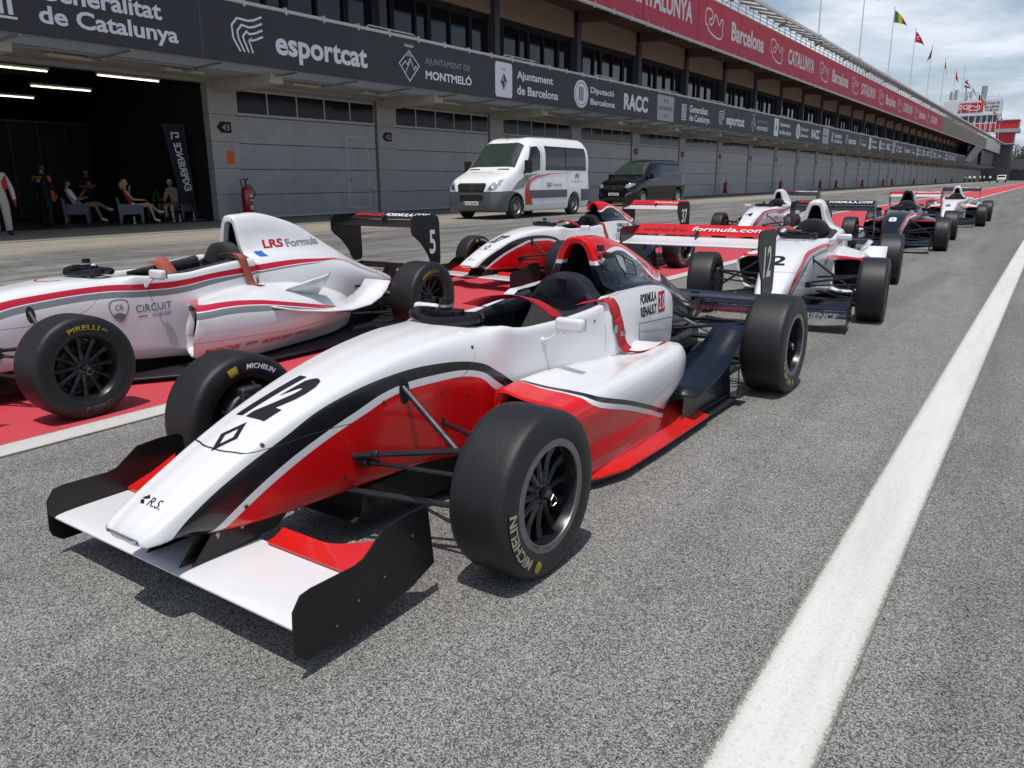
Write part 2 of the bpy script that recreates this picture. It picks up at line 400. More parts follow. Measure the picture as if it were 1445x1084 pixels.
def ringpts(n, r, x, a0=0): return [(x, r * math.cos(a0 + 2 * PI * k / n), r * math.sin(a0 + 2 * PI * k / n)) for k in range(n)]
TY = {}
def wheel_meshes(kind, r, w, detail):
    """outer face on +x, hub at origin; returns (rim object, children) prototypes' data as builders"""
    key = (kind, r, w, detail)
    if key in TY: return TY[key]
    n = 72 if detail else 40
    h = w / 2
    t = MB()
    prof = [(.166, h - .030), (.172, h - .012), (.190, h - .002), (.215, h + .002), (r - .035, h - .001), (r - .020, h - .005), (r - .008, h - .013), (r - .002, h - .026), (r, h - .045), (r + .001, 0)]
    full = prof + [(a, -b) for a, b in prof[::-1][1:]]
    cr = crom(full, 2); t.lathe([tuple(p) for p in cr], n)
    tyre = t.build('tyre', rubber(), angle=60)
    rm = MB()
    lipm = 1 if kind == 'A' else 0
    # barrel
    if kind == 'A':
        rm.lathe([(.1835, h - .022), (.1835, h - .006), (.181, h - .003), (.158, h - .003), (.156, h - .007)], n, mi=1)
        rm.lathe([(.156, h - .007), (.150, h - .045), (.147, .0), (.150, -.02), (.158, -h + .02)], n)
    else:
        rm.lathe([(.179, h - .025), (.179, h - .010), (.176, h - .007), (.172, h - .007), (.169, h - .012), (.158, h - .03), (.152, h - .05), (.149, .0), (.150, -.02), (.158, -h + .02)], n)
    rm.lathe([(.149, -.025), (.04, -.03)], n)           # dark back (disc and caliper side)
    xs = .040 if kind == 'A' else .045
    ns = 12
    for k in range(ns):
        a = 2 * PI * k / ns
        ca, sa = math.cos(a), math.sin(a); tx, ty = -sa, ca
        rows = []
        for rr, ww, xx in ((.036, .015, xs + .018), (.07, .012, xs + .014), (.11, .0105, xs + .010), (.152, .016, xs + .018)):
            rows.append([(xx + dx, rr * ca + tx * ww * q, rr * sa + ty * ww * q) for q, dx in ((-1, -.018), (-1, .0), (-.4, .007), (.4, .007), (1, .0), (1, -.018))])
        rm.grid(rows, 0, True, closed=True)
    rm.lathe([(.0, xs + .03), (.026, xs + .03), (.038, xs + .022), (.047, xs + .012), (.05, xs - .02)], 32)
    rm.lathe([(.0, xs + .058), (.014, xs + .058), (.018, xs + .05), (.018, xs + .03)], 6, mi=2)
    rm.lathe([(.024, xs + .034), (.024, xs + .040), (.018, xs + .040)], 24, mi=2)
    if detail:
        for k in range(6):
            a = 2 * PI * k / 6 + .2
            rm.cyl((xs + .018, .033 * math.cos(a), .033 * math.sin(a)), (xs + .03, .033 * math.cos(a), .033 * math.sin(a)), .0035, 6, mi=2)
        # locking clip, a bent wire loop
        rm.tube([(xs + .06, .012, .0), (xs + .066, .020, -.014), (xs + .064, .022, -.030), (xs + .060, .010, -.038), (xs + .06, -.006, -.030), (xs + .062, -.004, -.012), (xs + .06, .012, 0)], .0013, 6, mi=3)
    rim = rm.build('wheel', [M_rim, M_lip, M_dkgrey, M_alu], angle=35)
    lets = []
    if detail or kind:
        def ring(rad, ang0, xo, flip=1):
            def f(x, y):
                a = ang0 - x / rad * flip; q = rad + y * flip
                # sidewall height at radius q
                xx = float(np.interp(q, [.172, .190, .215, r - .035, r - .020], [h - .012, h - .002, h + .002, h - .001, h - .005]))
                return (xx + xo, q * math.sin(-a) * -1 * -1, q * math.cos(a))
            return f
        def put(body, w_, h_, rad, deg, m, flip=1, xo=.003, bold=.02):
            # seen from +x: right is +y, up is +z ; angle clockwise from top
            def f(x, y):
                a = R(deg) + (x / rad) * flip; q = rad + y * flip
                xx = float(np.interp(q, [.150, .158, .166, .172, .190, .215, r - .035, r - .020], [h - .003, h - .003, h - .003, h - .010, h - .002, h + .002, h - .001, h - .005]))
                return (xx + xo, q * math.sin(a), q * math.cos(a))
            lets.append(text(body, w_, h_, f, 'lettering', m, None, bold=bold, subdiv=.02))
        if kind == 'A':
            put('MICHELIN', .225, .036, .222, 245, M_ty, bold=.03)
            def bl(deg):
                def f(x, y):
                    a = R(deg) + x / .222; q = .222 + y
                    return (float(np.interp(q, [.19, .215, r - .035], [h - .002, h + .002, h - .001])) + .002, q * math.sin(a), q * math.cos(a))
                return f
            pan = [[(x0, -.018), (x0 + .01, -.018), (x0 + .01, .018), (x0, .018)] for x0 in np.arange(-.125, .115, .01)]
            lets.append(poly_fn(pan, bl(246), 'blue_patch', mat('tyre_blue', (.012, .018, .05), .6), None))
            blob = [[(.022 * math.cos(a) * .8, .019 * math.sin(a)) for a in np.arange(0, 2 * PI, .4)]]
            lets.append(poly_fn(blob, bl(204), 'tyre_emblem', M_tyy, None))
            put('OZ', .042, .016, .170, 215, M_tk, -1, xo=.0012); put('RACING', .05, .010, .170, 190, M_tk, -1, xo=.0012)
            put('OZ RACING', .075, .010, .170, 20, M_tk, 1, xo=.0012)
            bars = [[(x0, y0), (x0 + .005, y0), (x0 + .005, y0 + .016), (x0, y0 + .016)] for x0 in (-.02, -.011, -.002, .007) for y0 in (-.008,)]
            def bf(x, y):
                a = R(80) + x / .152; return (h - .022 + y * .6, (.1525) * math.sin(a), .1525 * math.cos(a))
            lets.append(poly_fn(bars, bf, 'balance_weights', M_alu, None))
            def inn(rad, deg, xo):
                def f(x, y):
                    a = R(deg) + x / rad; q = rad + y
                    return (-float(np.interp(q, [.172, .190, .215, r - .035, r - .020], [h - .010, h - .002, h + .002, h - .001, h - .005])) - xo, -q * math.sin(a), q * math.cos(a))
                return f
            if detail and w < .23:
                lets.append(poly_fn([[(x0, -.02), (x0 + .01, -.02), (x0 + .01, .018), (x0, .018)] for x0 in np.arange(-.10, .10, .01)], inn(.222, 152, .002), 'blue_patch', MATS['tyre_blue'], None))
                lets.append(text('MICHELIN', .15, .022, inn(.222, 152, .003), 'lettering', M_tw, None, bold=.03, shear=.2, subdiv=.02))
                lets.append(patch([(-.022, -.018), (.022, -.018), (.022, .016), (-.022, .016)], inn(.222, 116, .003), 'tyre_emblem', M_tyy, None, sub=.007))
        else:
            put('PIRELLI', .17, .026, .218, 0, M_tyy, bold=.02); put('P ZERO', .15, .024, .218, 172, mat('tyre_letter_dim', (.10, .095, .07), .7), -1)
            put('(O)', .03, .016, .218, 30, M_tyy); put('(O)', .02, .012, .215, 96, mat('tyre_letter_dim', (.10, .095, .07), .7))
    TY[key] = (rim, tyre, lets); return TY[key]
USED = set()
def wheel(car, kind, r, w, x, s, side, detail=True, steer=0., spin=0.):
    rim, tyre, lets = wheel_meshes(kind, r, w, detail)
    key = rim.name
    if key in USED:
        rim, tyre, lets = rim.copy(), tyre.copy(), [l.copy() for l in lets]
        for o in [rim, tyre] + lets: COL.objects.link(o)
    USED.add(key)
    rim.parent = car; rim.location = (x, s, r); rim.rotation_euler = (0, 0, (0 if side > 0 else PI) + steer)
    M = Euler((spin, 0, 0)).to_matrix().to_4x4()
    rim.rotation_euler = (Matrix.Rotation((0 if side > 0 else PI) + steer, 3, 'Z') @ Matrix.Rotation(spin, 3, 'X')).to_euler()
    for o in [tyre] + lets: o.parent = rim; o.location = (0, 0, 0); o.rotation_euler = (0, 0, 0)
    return rim

def closed_prof(w, zt, zb, zs, wt):
    return [(0, zb), (.68 * w, zb), (.93 * w, zb + .018), (w, zb + .35 * (zs - zb)), (w * .985, zs), (wt + .3 * (w - wt), zs + .72 * (zt - zs)), (wt * .70, zt - .006), (wt * .35, zt), (0, zt)]
def open_prof(w, zr, zb, zs):
    return [(0, zb), (.68 * w, zb), (.93 * w, zb + .018), (w, zb + .35 * (zs - zb)), (w * .985, zs), (w * .955, zr - .004), (w * .84, zr - .006), (w * .76, zr - .20), (0, zr - .36)]

BODY_A = [(-.905, 'c', .082, .270, .256, .263, .068), (-.897, 'c', .106, .284, .252, .267, .088), (-.865, 'c', .119, .304, .250, .276, .101), (-.80, 'c', .124, .340, .242, .303, .106), (-.70, 'c', .131, .390, .222, .345, .112), (-.60, 'c', .138, .437, .205, .388, .118),
          (-.40, 'c', .152, .517, .192, .460, .130), (-.15, 'c', .174, .592, .188, .525, .148), (.10, 'c', .198, .640, .186, .568, .165), (.33, 'c', .225, .660, .165, .59, .18), (.50, 'c', .246, .664, .13, .575, .195),
          (.585, 'o', .254, .655, .11, .575), (.66, 'o', .26, .637, .09, .56), (.78, 'o', .266, .624, .06, .55), (.95, 'o', .276, .622, .05, .55), (1.2, 'o', .290, .632, .05, .56), (1.40, 'o', .298, .650, .05, .58), (1.52, 'o', .30, .66, .05, .58)]
BODY_B = [(-.900, 'c', .060, .268, .250, .258, .045), (-.892, 'c', .088, .283, .242, .262, .068), (-.865, 'c', .106, .308, .237, .275, .085), (-.80, 'c', .120, .348, .230, .30, .092), (-.60, 'c', .148, .447, .205, .37, .108),
          (-.40, 'c', .172, .530, .192, .43, .125), (-.15, 'c', .20, .606, .188, .49, .145), (.10, 'c', .225, .648, .180, .54, .165), (.33, 'c', .25, .664, .155, .57, .185), (.58, 'c', .27, .664, .13, .575, .205),
          (.66, 'o', .275, .662, .12, .575), (.74, 'o', .28, .652, .11, .56), (.86, 'o', .285, .645, .10, .55), (1.0, 'o', .292, .645, .08, .55), (1.2, 'o', .305, .668, .05, .56), (1.40, 'o', .312, .690, .05, .58), (1.55, 'o', .315, .70, .05, .58)]
def make_body(tab, mats, car, detail):
    st = [(r[0], closed_prof(*r[2:]) if r[1] == 'c' else open_prof(*r[2:])) for r in tab]
    rows, si = loft(st, .035 if detail else .08, 4 if detail else 2)
    s0 = [r[0] for r in tab if r[1] == 'o'][0] - .02
    npp = 4 if detail else 2; m = len(rows[0]); half = m // 2
    inner = 6.2 * npp
    def mif(i, j):
        jj = min(j, m - 2 - j)
        return 1 if (si[i] >= s0 and jj >= inner) else 0
    mb = MB(); mb.grid(rows, 0, True, mif=mif); cap(mb, rows[0]); 
    return mb.build('body', mats, car, angle=50)

COVER_A = [(1.57, [(.27, .44), (.285, .60), (.27, .665), (.175, .71), (.128, .80), (.092, .885), (.050, .932), (0, .942)]),
           (1.70, [(.27, .44), (.285, .61), (.27, .68), (.175, .725), (.122, .81), (.088, .885), (.048, .930), (0, .940)]),
           (1.95, [(.26, .43), (.275, .60), (.26, .68), (.165, .715), (.115, .785), (.085, .850), (.045, .886), (0, .893)]),
           (2.25, [(.24, .40), (.25, .57), (.22, .625), (.14, .655), (.10, .705), (.07, .75), (.035, .782), (0, .79)]),
           (2.55, [(.20, .36), (.20, .50), (.17, .545), (.12, .57), (.08, .61), (.055, .64), (.03, .66), (0, .668)]),
           (2.85, [(.13, .34), (.13, .42), (.11, .455), (.08, .475), (.055, .50), (.04, .515), (.02, .53), (0, .535)]),
           (3.08, [(.06, .36), (.06, .40), (.05, .42), (.04, .43), (.03, .44), (.02, .45), (.01, .455), (0, .46)])]
COVER_B = [(1.60, [(.315, .38), (.31, .60), (.265, .675), (.16, .72), (.112, .82), (.092, .90), (.055, .978), (0, .992)]),
           (1.78, [(.318, .36), (.315, .6), (.265, .68), (.16, .735), (.108, .83), (.088, .92), (.05, .99), (0, 1.004)]),
           (2.1, [(.31, .33), (.30, .57), (.255, .655), (.16, .71), (.115, .78), (.09, .85), (.05, .922), (0, .936)]),
           (2.5, [(.27, .30), (.26, .52), (.22, .585), (.145, .63), (.10, .67), (.07, .70), (.035, .725), (0, .733)]),
           (2.85, [(.2, .30), (.19, .44), (.16, .48), (.11, .50), (.075, .52), (.05, .535), (.025, .546), (0, .55)]),
           (3.2, [(.1, .34), (.1, .37), (.08, .39), (.06, .40), (.04, .408), (.03, .412), (.015, .416), (0, .42)])]
def make_cover(tab, mats, car, detail, zin, arch):
    rows, si = loft(tab, .04 if detail else .09, 4 if detail else 2)
    mb = MB(); mb.grid(rows); cap(mb, rows[-1])
    # front: a thick hoop round a dark mouth
    f = np.array(rows[0]); m = len(f)
    def inset(k, ds, zc=.80):
        out = []
        for u, s, z in f:
            if z > .735: out.append((u * k, s + ds, max(zc - .10, zc + (z - zc) * k)))
            else: out.append((u * (.9 if abs(u) > .2 else .6), s + ds, min(z, .70) * 1.0))
        return out
    fr = [tuple(p) for p in f]
    r1 = [(u * .93, s - .012, .80 + (z - .80) * .93 if z > .8 else z) for u, s, z in fr]
    kk = .66 if zin < 1 else .80
    r2 = [(u * kk, s - .008, .80 + (z - .80) * .76 if z > .8 else z) for u, s, z in fr]
    r3 = [(u * (kk - .06), s + .03, .80 + (z - .80) * .70 if z > .8 else z) for u, s, z in fr]
    r4 = [(u * .70, s + .22, .78 + (z - .78) * .6 if z > .78 else z) for u, s, z in fr]
    mb.grid([fr, r1, r2, r3], 0); mb.grid([r3, r4], 1); cap(mb, r4, 1)
    o = mb.build('engine_cover', mats, car, angle=50)
    return o

def pod(car, tab, side, mats, detail, name='sidepod', slant=.0):
    zb = min(p[1] for a in tab for p in a[1])
    st = []
    for s_, pr in tab:
        p = [(u, z) for u, z in pr]; p += [(p[-1][0] - .02, p[-1][1] - .02), (p[0][0] + .0, p[-1][1] - .02), (p[0][0], (p[0][1] + p[-1][1]) / 2)]
        st.append((s_, p))
    rows, si = loft(st, .06 if detail else .12, 3 if detail else 2, mirror=False, closed=True)
    if slant:
        rows = [[(u, s_ + (max(0, slant * (.62 - u) / .34) + .24 * max(0, z - .24)) * math.exp(-(s_ - si[0]) * 3.2), z) for u, s_, z in r] for r in rows]
    r0 = rows[0]; cu = sum(p[0] for p in r0) / len(r0); cz = sum(p[2] for p in r0) / len(r0)
    def ins(k, d): return [(cu + (u - cu) * k, s_ + d, cz + (z - cz) * k) for u, s_, z in r0]
    if side < 0: fl = lambda R_: [[(-u, s_, z) for u, s_, z in r] for r in R_]
    else: fl = lambda R_: R_
    mb = MB(); mb.grid(fl(rows), 0, True, closed=True); rr = fl([r0, ins(.93, -.008), ins(.87, .004), ins(.85, .04)])
    mb.grid(rr, 0, True, closed=True); r2 = fl([ins(.85, .04), ins(.7, .22)]); mb.grid(r2, 1, True, closed=True); cap(mb, r2[-1], 1)
    e = rows[-1]; eu = sum(p[0] for p in e) / len(e); ez = sum(p[2] for p in e) / len(e)
    en = [(eu + (u - eu) * .9, s_ + .006, ez + (z - ez) * .9) for u, s_, z in e]
    en = fl([e, en]); mb.grid(en, 0, True, closed=True); cap(mb, en[-1], 2)
    return mb.build(name, mats, car, angle=45)
POD_A = [(.47, [(.285, .425), (.42, .412), (.555, .403), (.600, .395), (.622, .365), (.625, .31), (.60, .21), (.565, .13), (.56, .085)]),
         (.75, [(.285, .430), (.42, .425), (.565, .42), (.610, .41), (.630, .375), (.632, .30), (.605, .19), (.58, .11), (.60, .07)]),
         (1.1, [(.285, .408), (.42, .405), (.57, .425), (.612, .42), (.632, .385), (.633, .31), (.612, .20), (.595, .13), (.61, .07)]),
         (1.4, [(.29, .385), (.42, .385), (.565, .438), (.605, .437), (.628, .40), (.630, .32), (.615, .23), (.575, .16), (.58, .09)]),
         (1.52, [(.30, .385), (.42, .40), (.55, .445), (.59, .442), (.618, .40), (.62, .32), (.60, .25), (.545, .18), (.53, .11)]),
         (1.60, [(.30, .42), (.42, .435), (.53, .447), (.57, .442), (.60, .40), (.60, .33), (.58, .26), (.53, .19), (.51, .12)]),
         (1.66, [(.31, .41), (.42, .425), (.50, .435), (.545, .425), (.575, .39), (.58, .33), (.565, .26), (.52, .20), (.50, .13)])]
POD_B = [(.80, [(.28, .43), (.42, .455), (.55, .455), (.615, .42), (.628, .37), (.605, .26), (.575, .19), (.55, .15)]),
         (1.0, [(.285, .465), (.42, .485), (.55, .475), (.625, .435), (.648, .36), (.64, .25), (.585, .16), (.55, .12)]),
         (1.4, [(.295, .515), (.42, .505), (.55, .465), (.625, .41), (.648, .34), (.635, .23), (.56, .13), (.52, .08)]),
         (1.8, [(.295, .50), (.40, .47), (.50, .42), (.57, .37), (.605, .31), (.585, .20), (.50, .12), (.46, .08)]),
         (2.2, [(.27, .42), (.34, .40), (.40, .36), (.44, .31), (.46, .26), (.44, .18), (.40, .12), (.38, .08)]),
         (2.45, [(.21, .34), (.26, .33), (.30, .30), (.32, .27), (.33, .22), (.32, .16), (.30, .12), (.28, .09)])]

def airfoil(c0, c1, t, n=7, camber=.0):
    """closed outline in (s, z) from leading to trailing edge"""
    up, lo = [], []
    for k in range(n + 1):
        x = (1 - math.cos(PI * k / n)) / 2; th = t * (1.4 * math.sqrt(x) * (1 - x) + .12 * (1 - x) + .03)
        s = c0[0] + (c1[0] - c0[0]) * x; z = c0[1] + (c1[1] - c0[1]) * x - camber * 4 * x * (1 - x)
        up.append((s, z + th / 2)); lo.append((s, z - th / 2))
    return up + lo[::-1]

def make_car(kind, label, x, y, k, liv, number, detail=True, rotz_extra=0.):
    car = thing('racing_car', label, 'racing car', (x, y, 0), -math.atan(k) , 'single seaters parked along the pit lane')
    A = kind == 'A'
    wb = 2.645 if A else 2.9
    body = make_body(BODY_A if A else BODY_B, [liv['body'], M_dark], car, detail)
    cover = make_cover(COVER_A if A else COVER_B, [liv['cover'], M_dark], car, detail, .7, .1)
    bv = bvh_of(body)
    # ---- cockpit
    hr = MB()
    W = .92 if A else .98; dz = -.005 if A else .03
    out = [(0, .775), (.065, .768), (.125, .738), (.165, .69), (.20, .66), (.24, .645), (.265, .63), (.26, .54), (0, .47)]
    out = [(u * (W if u > .2 else .98), z + dz) for u, z in crom(out, 3)]
    full = out + [(-u, z) for u, z in out[::-1][1:-1]]
    a = [(u, 1.50, z) for u, z in full]; b = [(u * .97, 1.43, z - .005) for u, z in full]
    c = [(u * .84, 1.418, .60 + (z - .60) * .84) for u, z in full]; d = [(u * .45, 1.445, .58 + (z - .58) * .5) for u, z in full]
    if not A: a, b, c, d = [[(u, s + .06, z) for u, s, z in q] for q in (a, b, c, d)]
    hr.grid([a, b, c, d], 0, True, closed=True); cap(hr, d); cap(hr, a)
    head = hr.build('headrest', M_cush if A else M_seat, car, angle=50)
    for sd in (-1, 1):
        sb = MB(); rr = []
        for s_, u, z, r_ in ((1.45, .225, .625, .05), (1.25, .222, .61, .04), (1.05, .215, .60, .028), (.9, .212, .598, .012)):
            rr.append([(sd * (u + r_ * math.cos(q) * .8), s_, z + dz + r_ * math.sin(q)) for q in np.arange(0, 2 * PI, PI / 4)])
        sb.grid(rr, 0, True, closed=True); cap(sb, rr[-1]); cap(sb, rr[0]); sb.build('cockpit_padding', M_cush if A else M_seat, car)
    st = MB(); rows = [[(u, s_, z) for u in (-.17, -.1, 0, .1, .17)] for s_, z in ((.75, .30), (1.0, .28), (1.2, .33), (1.38, .50), (1.45, .58))]
    rows = [[(u, s_, z + (abs(u) / .17) ** 2 * .06) for u, s_, z in r] for r in rows]; st.grid(rows); st.build('seat', M_seat, car)
    sw = MB(); zc = .672 if A else .682; sc = .52 if A else .52
    ry_ = .095 if A else .125
    pts = [(.16 * math.cos(t) * (1. if abs(math.sin(t)) < .6 else .94), sc + ry_ * math.sin(t) * (1 if math.sin(t) > 0 else .85), zc + .006 + .010 * math.cos(2 * t)) for t in np.arange(0, 2 * PI + .01, PI / 12)]
    sw.tube(pts, .022, 8, caps=False); sw.box((0, sc, zc + .004), (.24, .09, .022)); sw.box((0, sc + .0, zc + .024), (.13, .08, .03)); sw.cyl((0, sc, zc), (0, sc, zc + .085), .024, 12)
    sw.box((-.075, sc - .02, zc + .035), (.05, .03, .02)); sw.box((.075, sc - .02, zc + .03), (.05, .03, .02)); sw.cyl((0, sc, zc + .05), (0, sc, zc + .06), .03, 12, mi=1)
    for q in (-.1, -.06, .06, .1): sw.cyl((q, sc + .02, zc + .012), (q, sc + .02, zc + .026), .006, 8, mi=1)
    sw.build('steering_wheel', [M_black, M_alu], car, angle=35)
    # ---- mirrors
    for sd in (-1, 1):
        mz = .632 if A else .668; ms = .85 if A else .74
        mm = MB(); mm.box((sd * .395, ms, mz), (.135, .045, .062)); mo = mm.build('mirror', [M_white if liv.get('mir') is None else liv['mir']], car, bevel=.016, seg=3)
        g = MB(); g.box((sd * .395, ms + .0255, mz), (.12, .004, .05)); g.build('mirror_glass', mat('mirror_glass', (.5, .52, .55), .03, metal=1.), mo)
        s2 = MB(); s2.tube([(sd * .272, ms - .01, mz - .075), (sd * .30, ms - .01, mz - .065), (sd * .35, ms, mz - .028)], [.006, .005, .005], 8); s2.cyl((sd * .262, ms - .01, mz - .076), (sd * .276, ms - .01, mz - .074), .014, 12)
        s2.build('mirror_stalk', M_white, mo)
    # ---- sidepods
    for sd in (-1, 1):
        pod(car, POD_A if A else POD_B, sd, [liv['pod'], M_dark, liv['podend']], detail, slant=.16 if not A else .0)
    # ---- floor
    fl = MB()
    if A: poly = [(.30, .30), (.54, .50), (.58, .60), (.655, .84), (.66, 2.28), (.45, 2.34), (.40, 2.9), (.30, 3.0)]
    else: poly = [(.30, .40), (.50, .70), (.60, .82), (.655, .95), (.66, 2.52), (.45, 2.56), (.42, 3.1), (.30, 3.2)]
    P2 = poly + [(-u, s_) for u, s_ in poly[::-1]]
    fl.prism(P2, .030, .044, 'xy'); floor = fl.build('floor', M_carbon, car, bevel=.003)
    ks = MB(); ks.bb((-.17, -.15 if A else -.1, .10), (.17, .6, .19)); ks.prism([(-.2, .08), (.3, .035), (.9, .03), (.9, .16), (.1, .19)], -.16, .16, 'yz'); ks.build('keel', M_dark, car)
    if A:
        for sd in (-1, 1):
            e = MB(); rows = []
            for s_, ui, uo in ((.60, .50, .565), (.72, .53, .63), (.86, .56, .672), (1.2, .56, .678), (1.5, .53, .676), (1.70, .50, .674), (1.78, .56, .672)):
                rows.append([(sd * ui, s_, .12), (sd * (ui * .6 + uo * .4), s_, .075), (sd * (ui * .25 + uo * .75), s_, .058), (sd * uo, s_, .055), (sd * uo, s_, .046), (sd * ui, s_, .046)])
            e.grid(rows, 0, True, closed=True); cap(e, rows[0]); cap(e, rows[-1]); e.build('floor_flare', liv['flare'], car, angle=35)
            rp = MB(); rows = []
            for s_, z, ui in ((1.60, .185, .34), (1.75, .195, .34), (1.9, .215, .34), (2.02, .25, .36), (2.12, .30, .44), (2.20, .355, .47), (2.26, .405, .48), (2.31, .43, .49)):
                rows.append([(sd * ui, s_, z), (sd * (ui + .665) / 2, s_, z + .002), (sd * .665, s_, z)])
            rp.grid(rows); rp.build('tyre_deflector', M_navy, car, solid=.008)
            fp = MB(); fp.prism([(1.58, .05), (2.27, .05), (2.27, .06), (2.2, .33), (2.02, .24), (1.6, .18)], sd * .60, sd * .606, 'yz'); fp.build('side_plate', M_navy, car)
            ro = MB(); ro.cyl((sd * .66, 2.24, .05), (sd * .66, 2.22, .375), .004, 6); ro.box((sd * .655, 2.24, .052), (.08, .12, .006)); ro.build('stay', M_steel, car)
            # white side panel with the lettering
            sp = MB(); prof = crom([(1.36, .41), (1.355, .655), (1.50, .675), (1.75, .684), (1.95, .668), (2.06, .62), (2.092, .54), (2.095, .46), (2.06, .33), (1.8, .36), (1.36, .39)], 3)
            fr = [(sd * (.322 - max(0, z - .60) * .35 - max(0, s_ - 1.9) * .05), s_, z) for s_, z in prof]; bk = [(sd * .24, s_, z) for u, s_, z in fr]; fi = [(sd * (abs(u) - .004) + sd * .008, 1.73 + (s_ - 1.73) * .97, .53 + (z - .53) * .95) for u, s_, z in fr]
            sp.grid([bk, fr, fi], 0, True, closed=True); cap(sp, fi); pn = sp.build('side_panel', M_white, car, angle=50)
            ln = MB(); ln.bb((sd * .3255, 1.655, .365), (sd * .3268, 1.658, .508)); ln.prism([(1.655, .508), (2.065, .485), (2.065, .488), (1.655, .511)], sd * .3235, sd * .3266, 'yz'); ln.build('panel_seam', M_tk, pn)
            if detail and sd > 0:
                px = .3285
                bp_ = bvh_of(pn); f1 = proj_fn(bp_, Vector((px, 1.795, .625)), (0, 1, 0), (0, 0, 1), .0012); f2 = proj_fn(bp_, Vector((px, 1.795, .558)), (0, 1, 0), (0, 0, 1), .0012)
                text('FORMULA', .19, .052, f1, 'lettering', M_tk, pn, bold=.045, subdiv=.03); text('RENAULT', .19, .052, f2, 'lettering', M_tk, pn, bold=.045, subdiv=.03)
                patch([(-.040, -.056), (.040, -.056), (.040, .056), (-.040, .056)], proj_fn(bp_, Vector((px, 1.95, .585)), (0, 1, 0), (0, 0, 1), .0012), 'emblem', M_tr, pn, sub=.015)
                text('2.0', .068, .080, proj_fn(bp_, Vector((px, 1.95, .585)), (0, 1, 0), (0, 0, 1), .0030), 'lettering', M_tw, pn, bold=.01, subdiv=.015)
    else:
        for sd in (-1, 1):
            rp = MB(); rows = []
            for s_, z, ui, uo in ((1.40, .395, .62, .665), (1.60, .345, .58, .69), (1.85, .305, .48, .70), (2.1, .285, .40, .70), (2.3, .30, .38, .70), (2.42, .345, .40, .70), (2.49, .40, .42, .70), (2.53, .455, .43, .70)):
                rows.append([(sd * ui, s_, z), (sd * (ui + uo) / 2, s_, z + .002), (sd * uo, s_, z)])
            rp.grid(rows); rp.build('tyre_deflector', liv['wingl'], car, solid=.010)
            fi = MB(); rows = []
            for s_, z0, z1 in ((1.66, .46, .462), (1.74, .43, .50), (1.86, .40, .53), (1.98, .40, .55), (2.06, .47, .56)):
                rows.append([(sd * .46, s_, z0), (sd * (.47 + (z1 - z0) * .3), s_, (z0 + z1) / 2), (sd * (.46 + (z1 - z0) * .75), s_, z1)])
            fi.grid(rows); fi.build('winglet', liv['wingl'], car, solid=.012)
            ro = MB(); ro.cyl((sd * .66, 2.47, .05), (sd * .66, 2.45, .36), .004, 6); ro.box((sd * .655, 2.49, .052), (.09, .12, .006)); ro.build('stay', M_steel, car)
    # ---- engine, gearbox, exhaust
    eb = MB(); s0 = wb - .65
    eb.bb((-.20, s0, .10), (.20, s0 + .4, .36)); eb.bb((-.12, s0 + .4, .12), (.12, wb + .1, .34)); eb.bb((-.09, wb + .1, .14), (.09, wb + .42, .30))
    eb.cyl((-.16, s0 + .3, .30), (.16, s0 + .3, .30), .05, 12); eb.cyl((-.17, wb, .28), (.17, wb, .28), .06, 14)
    for q in range(6): eb.bb((-.205, s0 + .05 + q * .06, .12), (.205, s0 + .075 + q * .06, .30), mi=1)
    eb.tube([(.16, s0 + .1, .30), (.24, s0 + .3, .30), (.22, s0 + .55, .30), (.10, wb + .2, .33)], .028, 10, mi=1); eb.tube([(-.14, s0 + .1, .34), (-.22, s0 + .35, .36), (-.12, wb + .1, .36)], .016, 8, mi=1)
    eb.tube([(.1, s0, .42), (.2, s0 + .2, .40), (.13, s0 + .5, .37)], .008, 6); eb.tube([(-.05, s0 + .2, .46), (.14, s0 + .35, .42), (.16, s0 + .6, .30)], .007, 6)
    eb.bb((.1, s0 + .42, .2), (.2, s0 + .55, .33), mi=1); eb.cyl((.14, s0 + .6, .22), (.14, s0 + .6, .36), .035, 10, mi=1)
    eb.build('engine', [M_carbon, M_dkgrey], car, bevel=.008)
    df = MB(); df.prism([(wb - .1, .035), (wb + .45, .14), (wb + .45, .15), (wb - .1, .05)], -.40, .40, 'yz')
    for q in (-.4, -.2, 0, .2, .4): df.prism([(wb, .03), (wb + .46, .05), (wb + .46, .16), (wb, .07)], q - .003, q + .003, 'yz')
    df.build('diffuser', M_carbon, car)
    # ---- wheels and suspension
    rf, rr_ = (.27, .285) if A else (.276, .289)
    wf, wr = (.215, .24) if A else (.232, .26)
    hw = .845 if A else .85
    for sd in (-1, 1):
        wheel(car, kind, rf, wf, sd * (hw - wf / 2), 0, sd, detail, spin=(0.0 if sd > 0 else 3.95))
        wheel(car, kind, rr_, wr, sd * (hw - wr / 2), wb, sd, detail, spin=(.35 if sd > 0 else 1.))
    def arm(pts, r, name='suspension_arm', m=M_steel, flat=1.):
        a_ = MB()
        for p, q in zip(pts[:-1], pts[1:]): a_.tube([p, q], r, 8, flat=flat)
        a_.build(name, m, car)
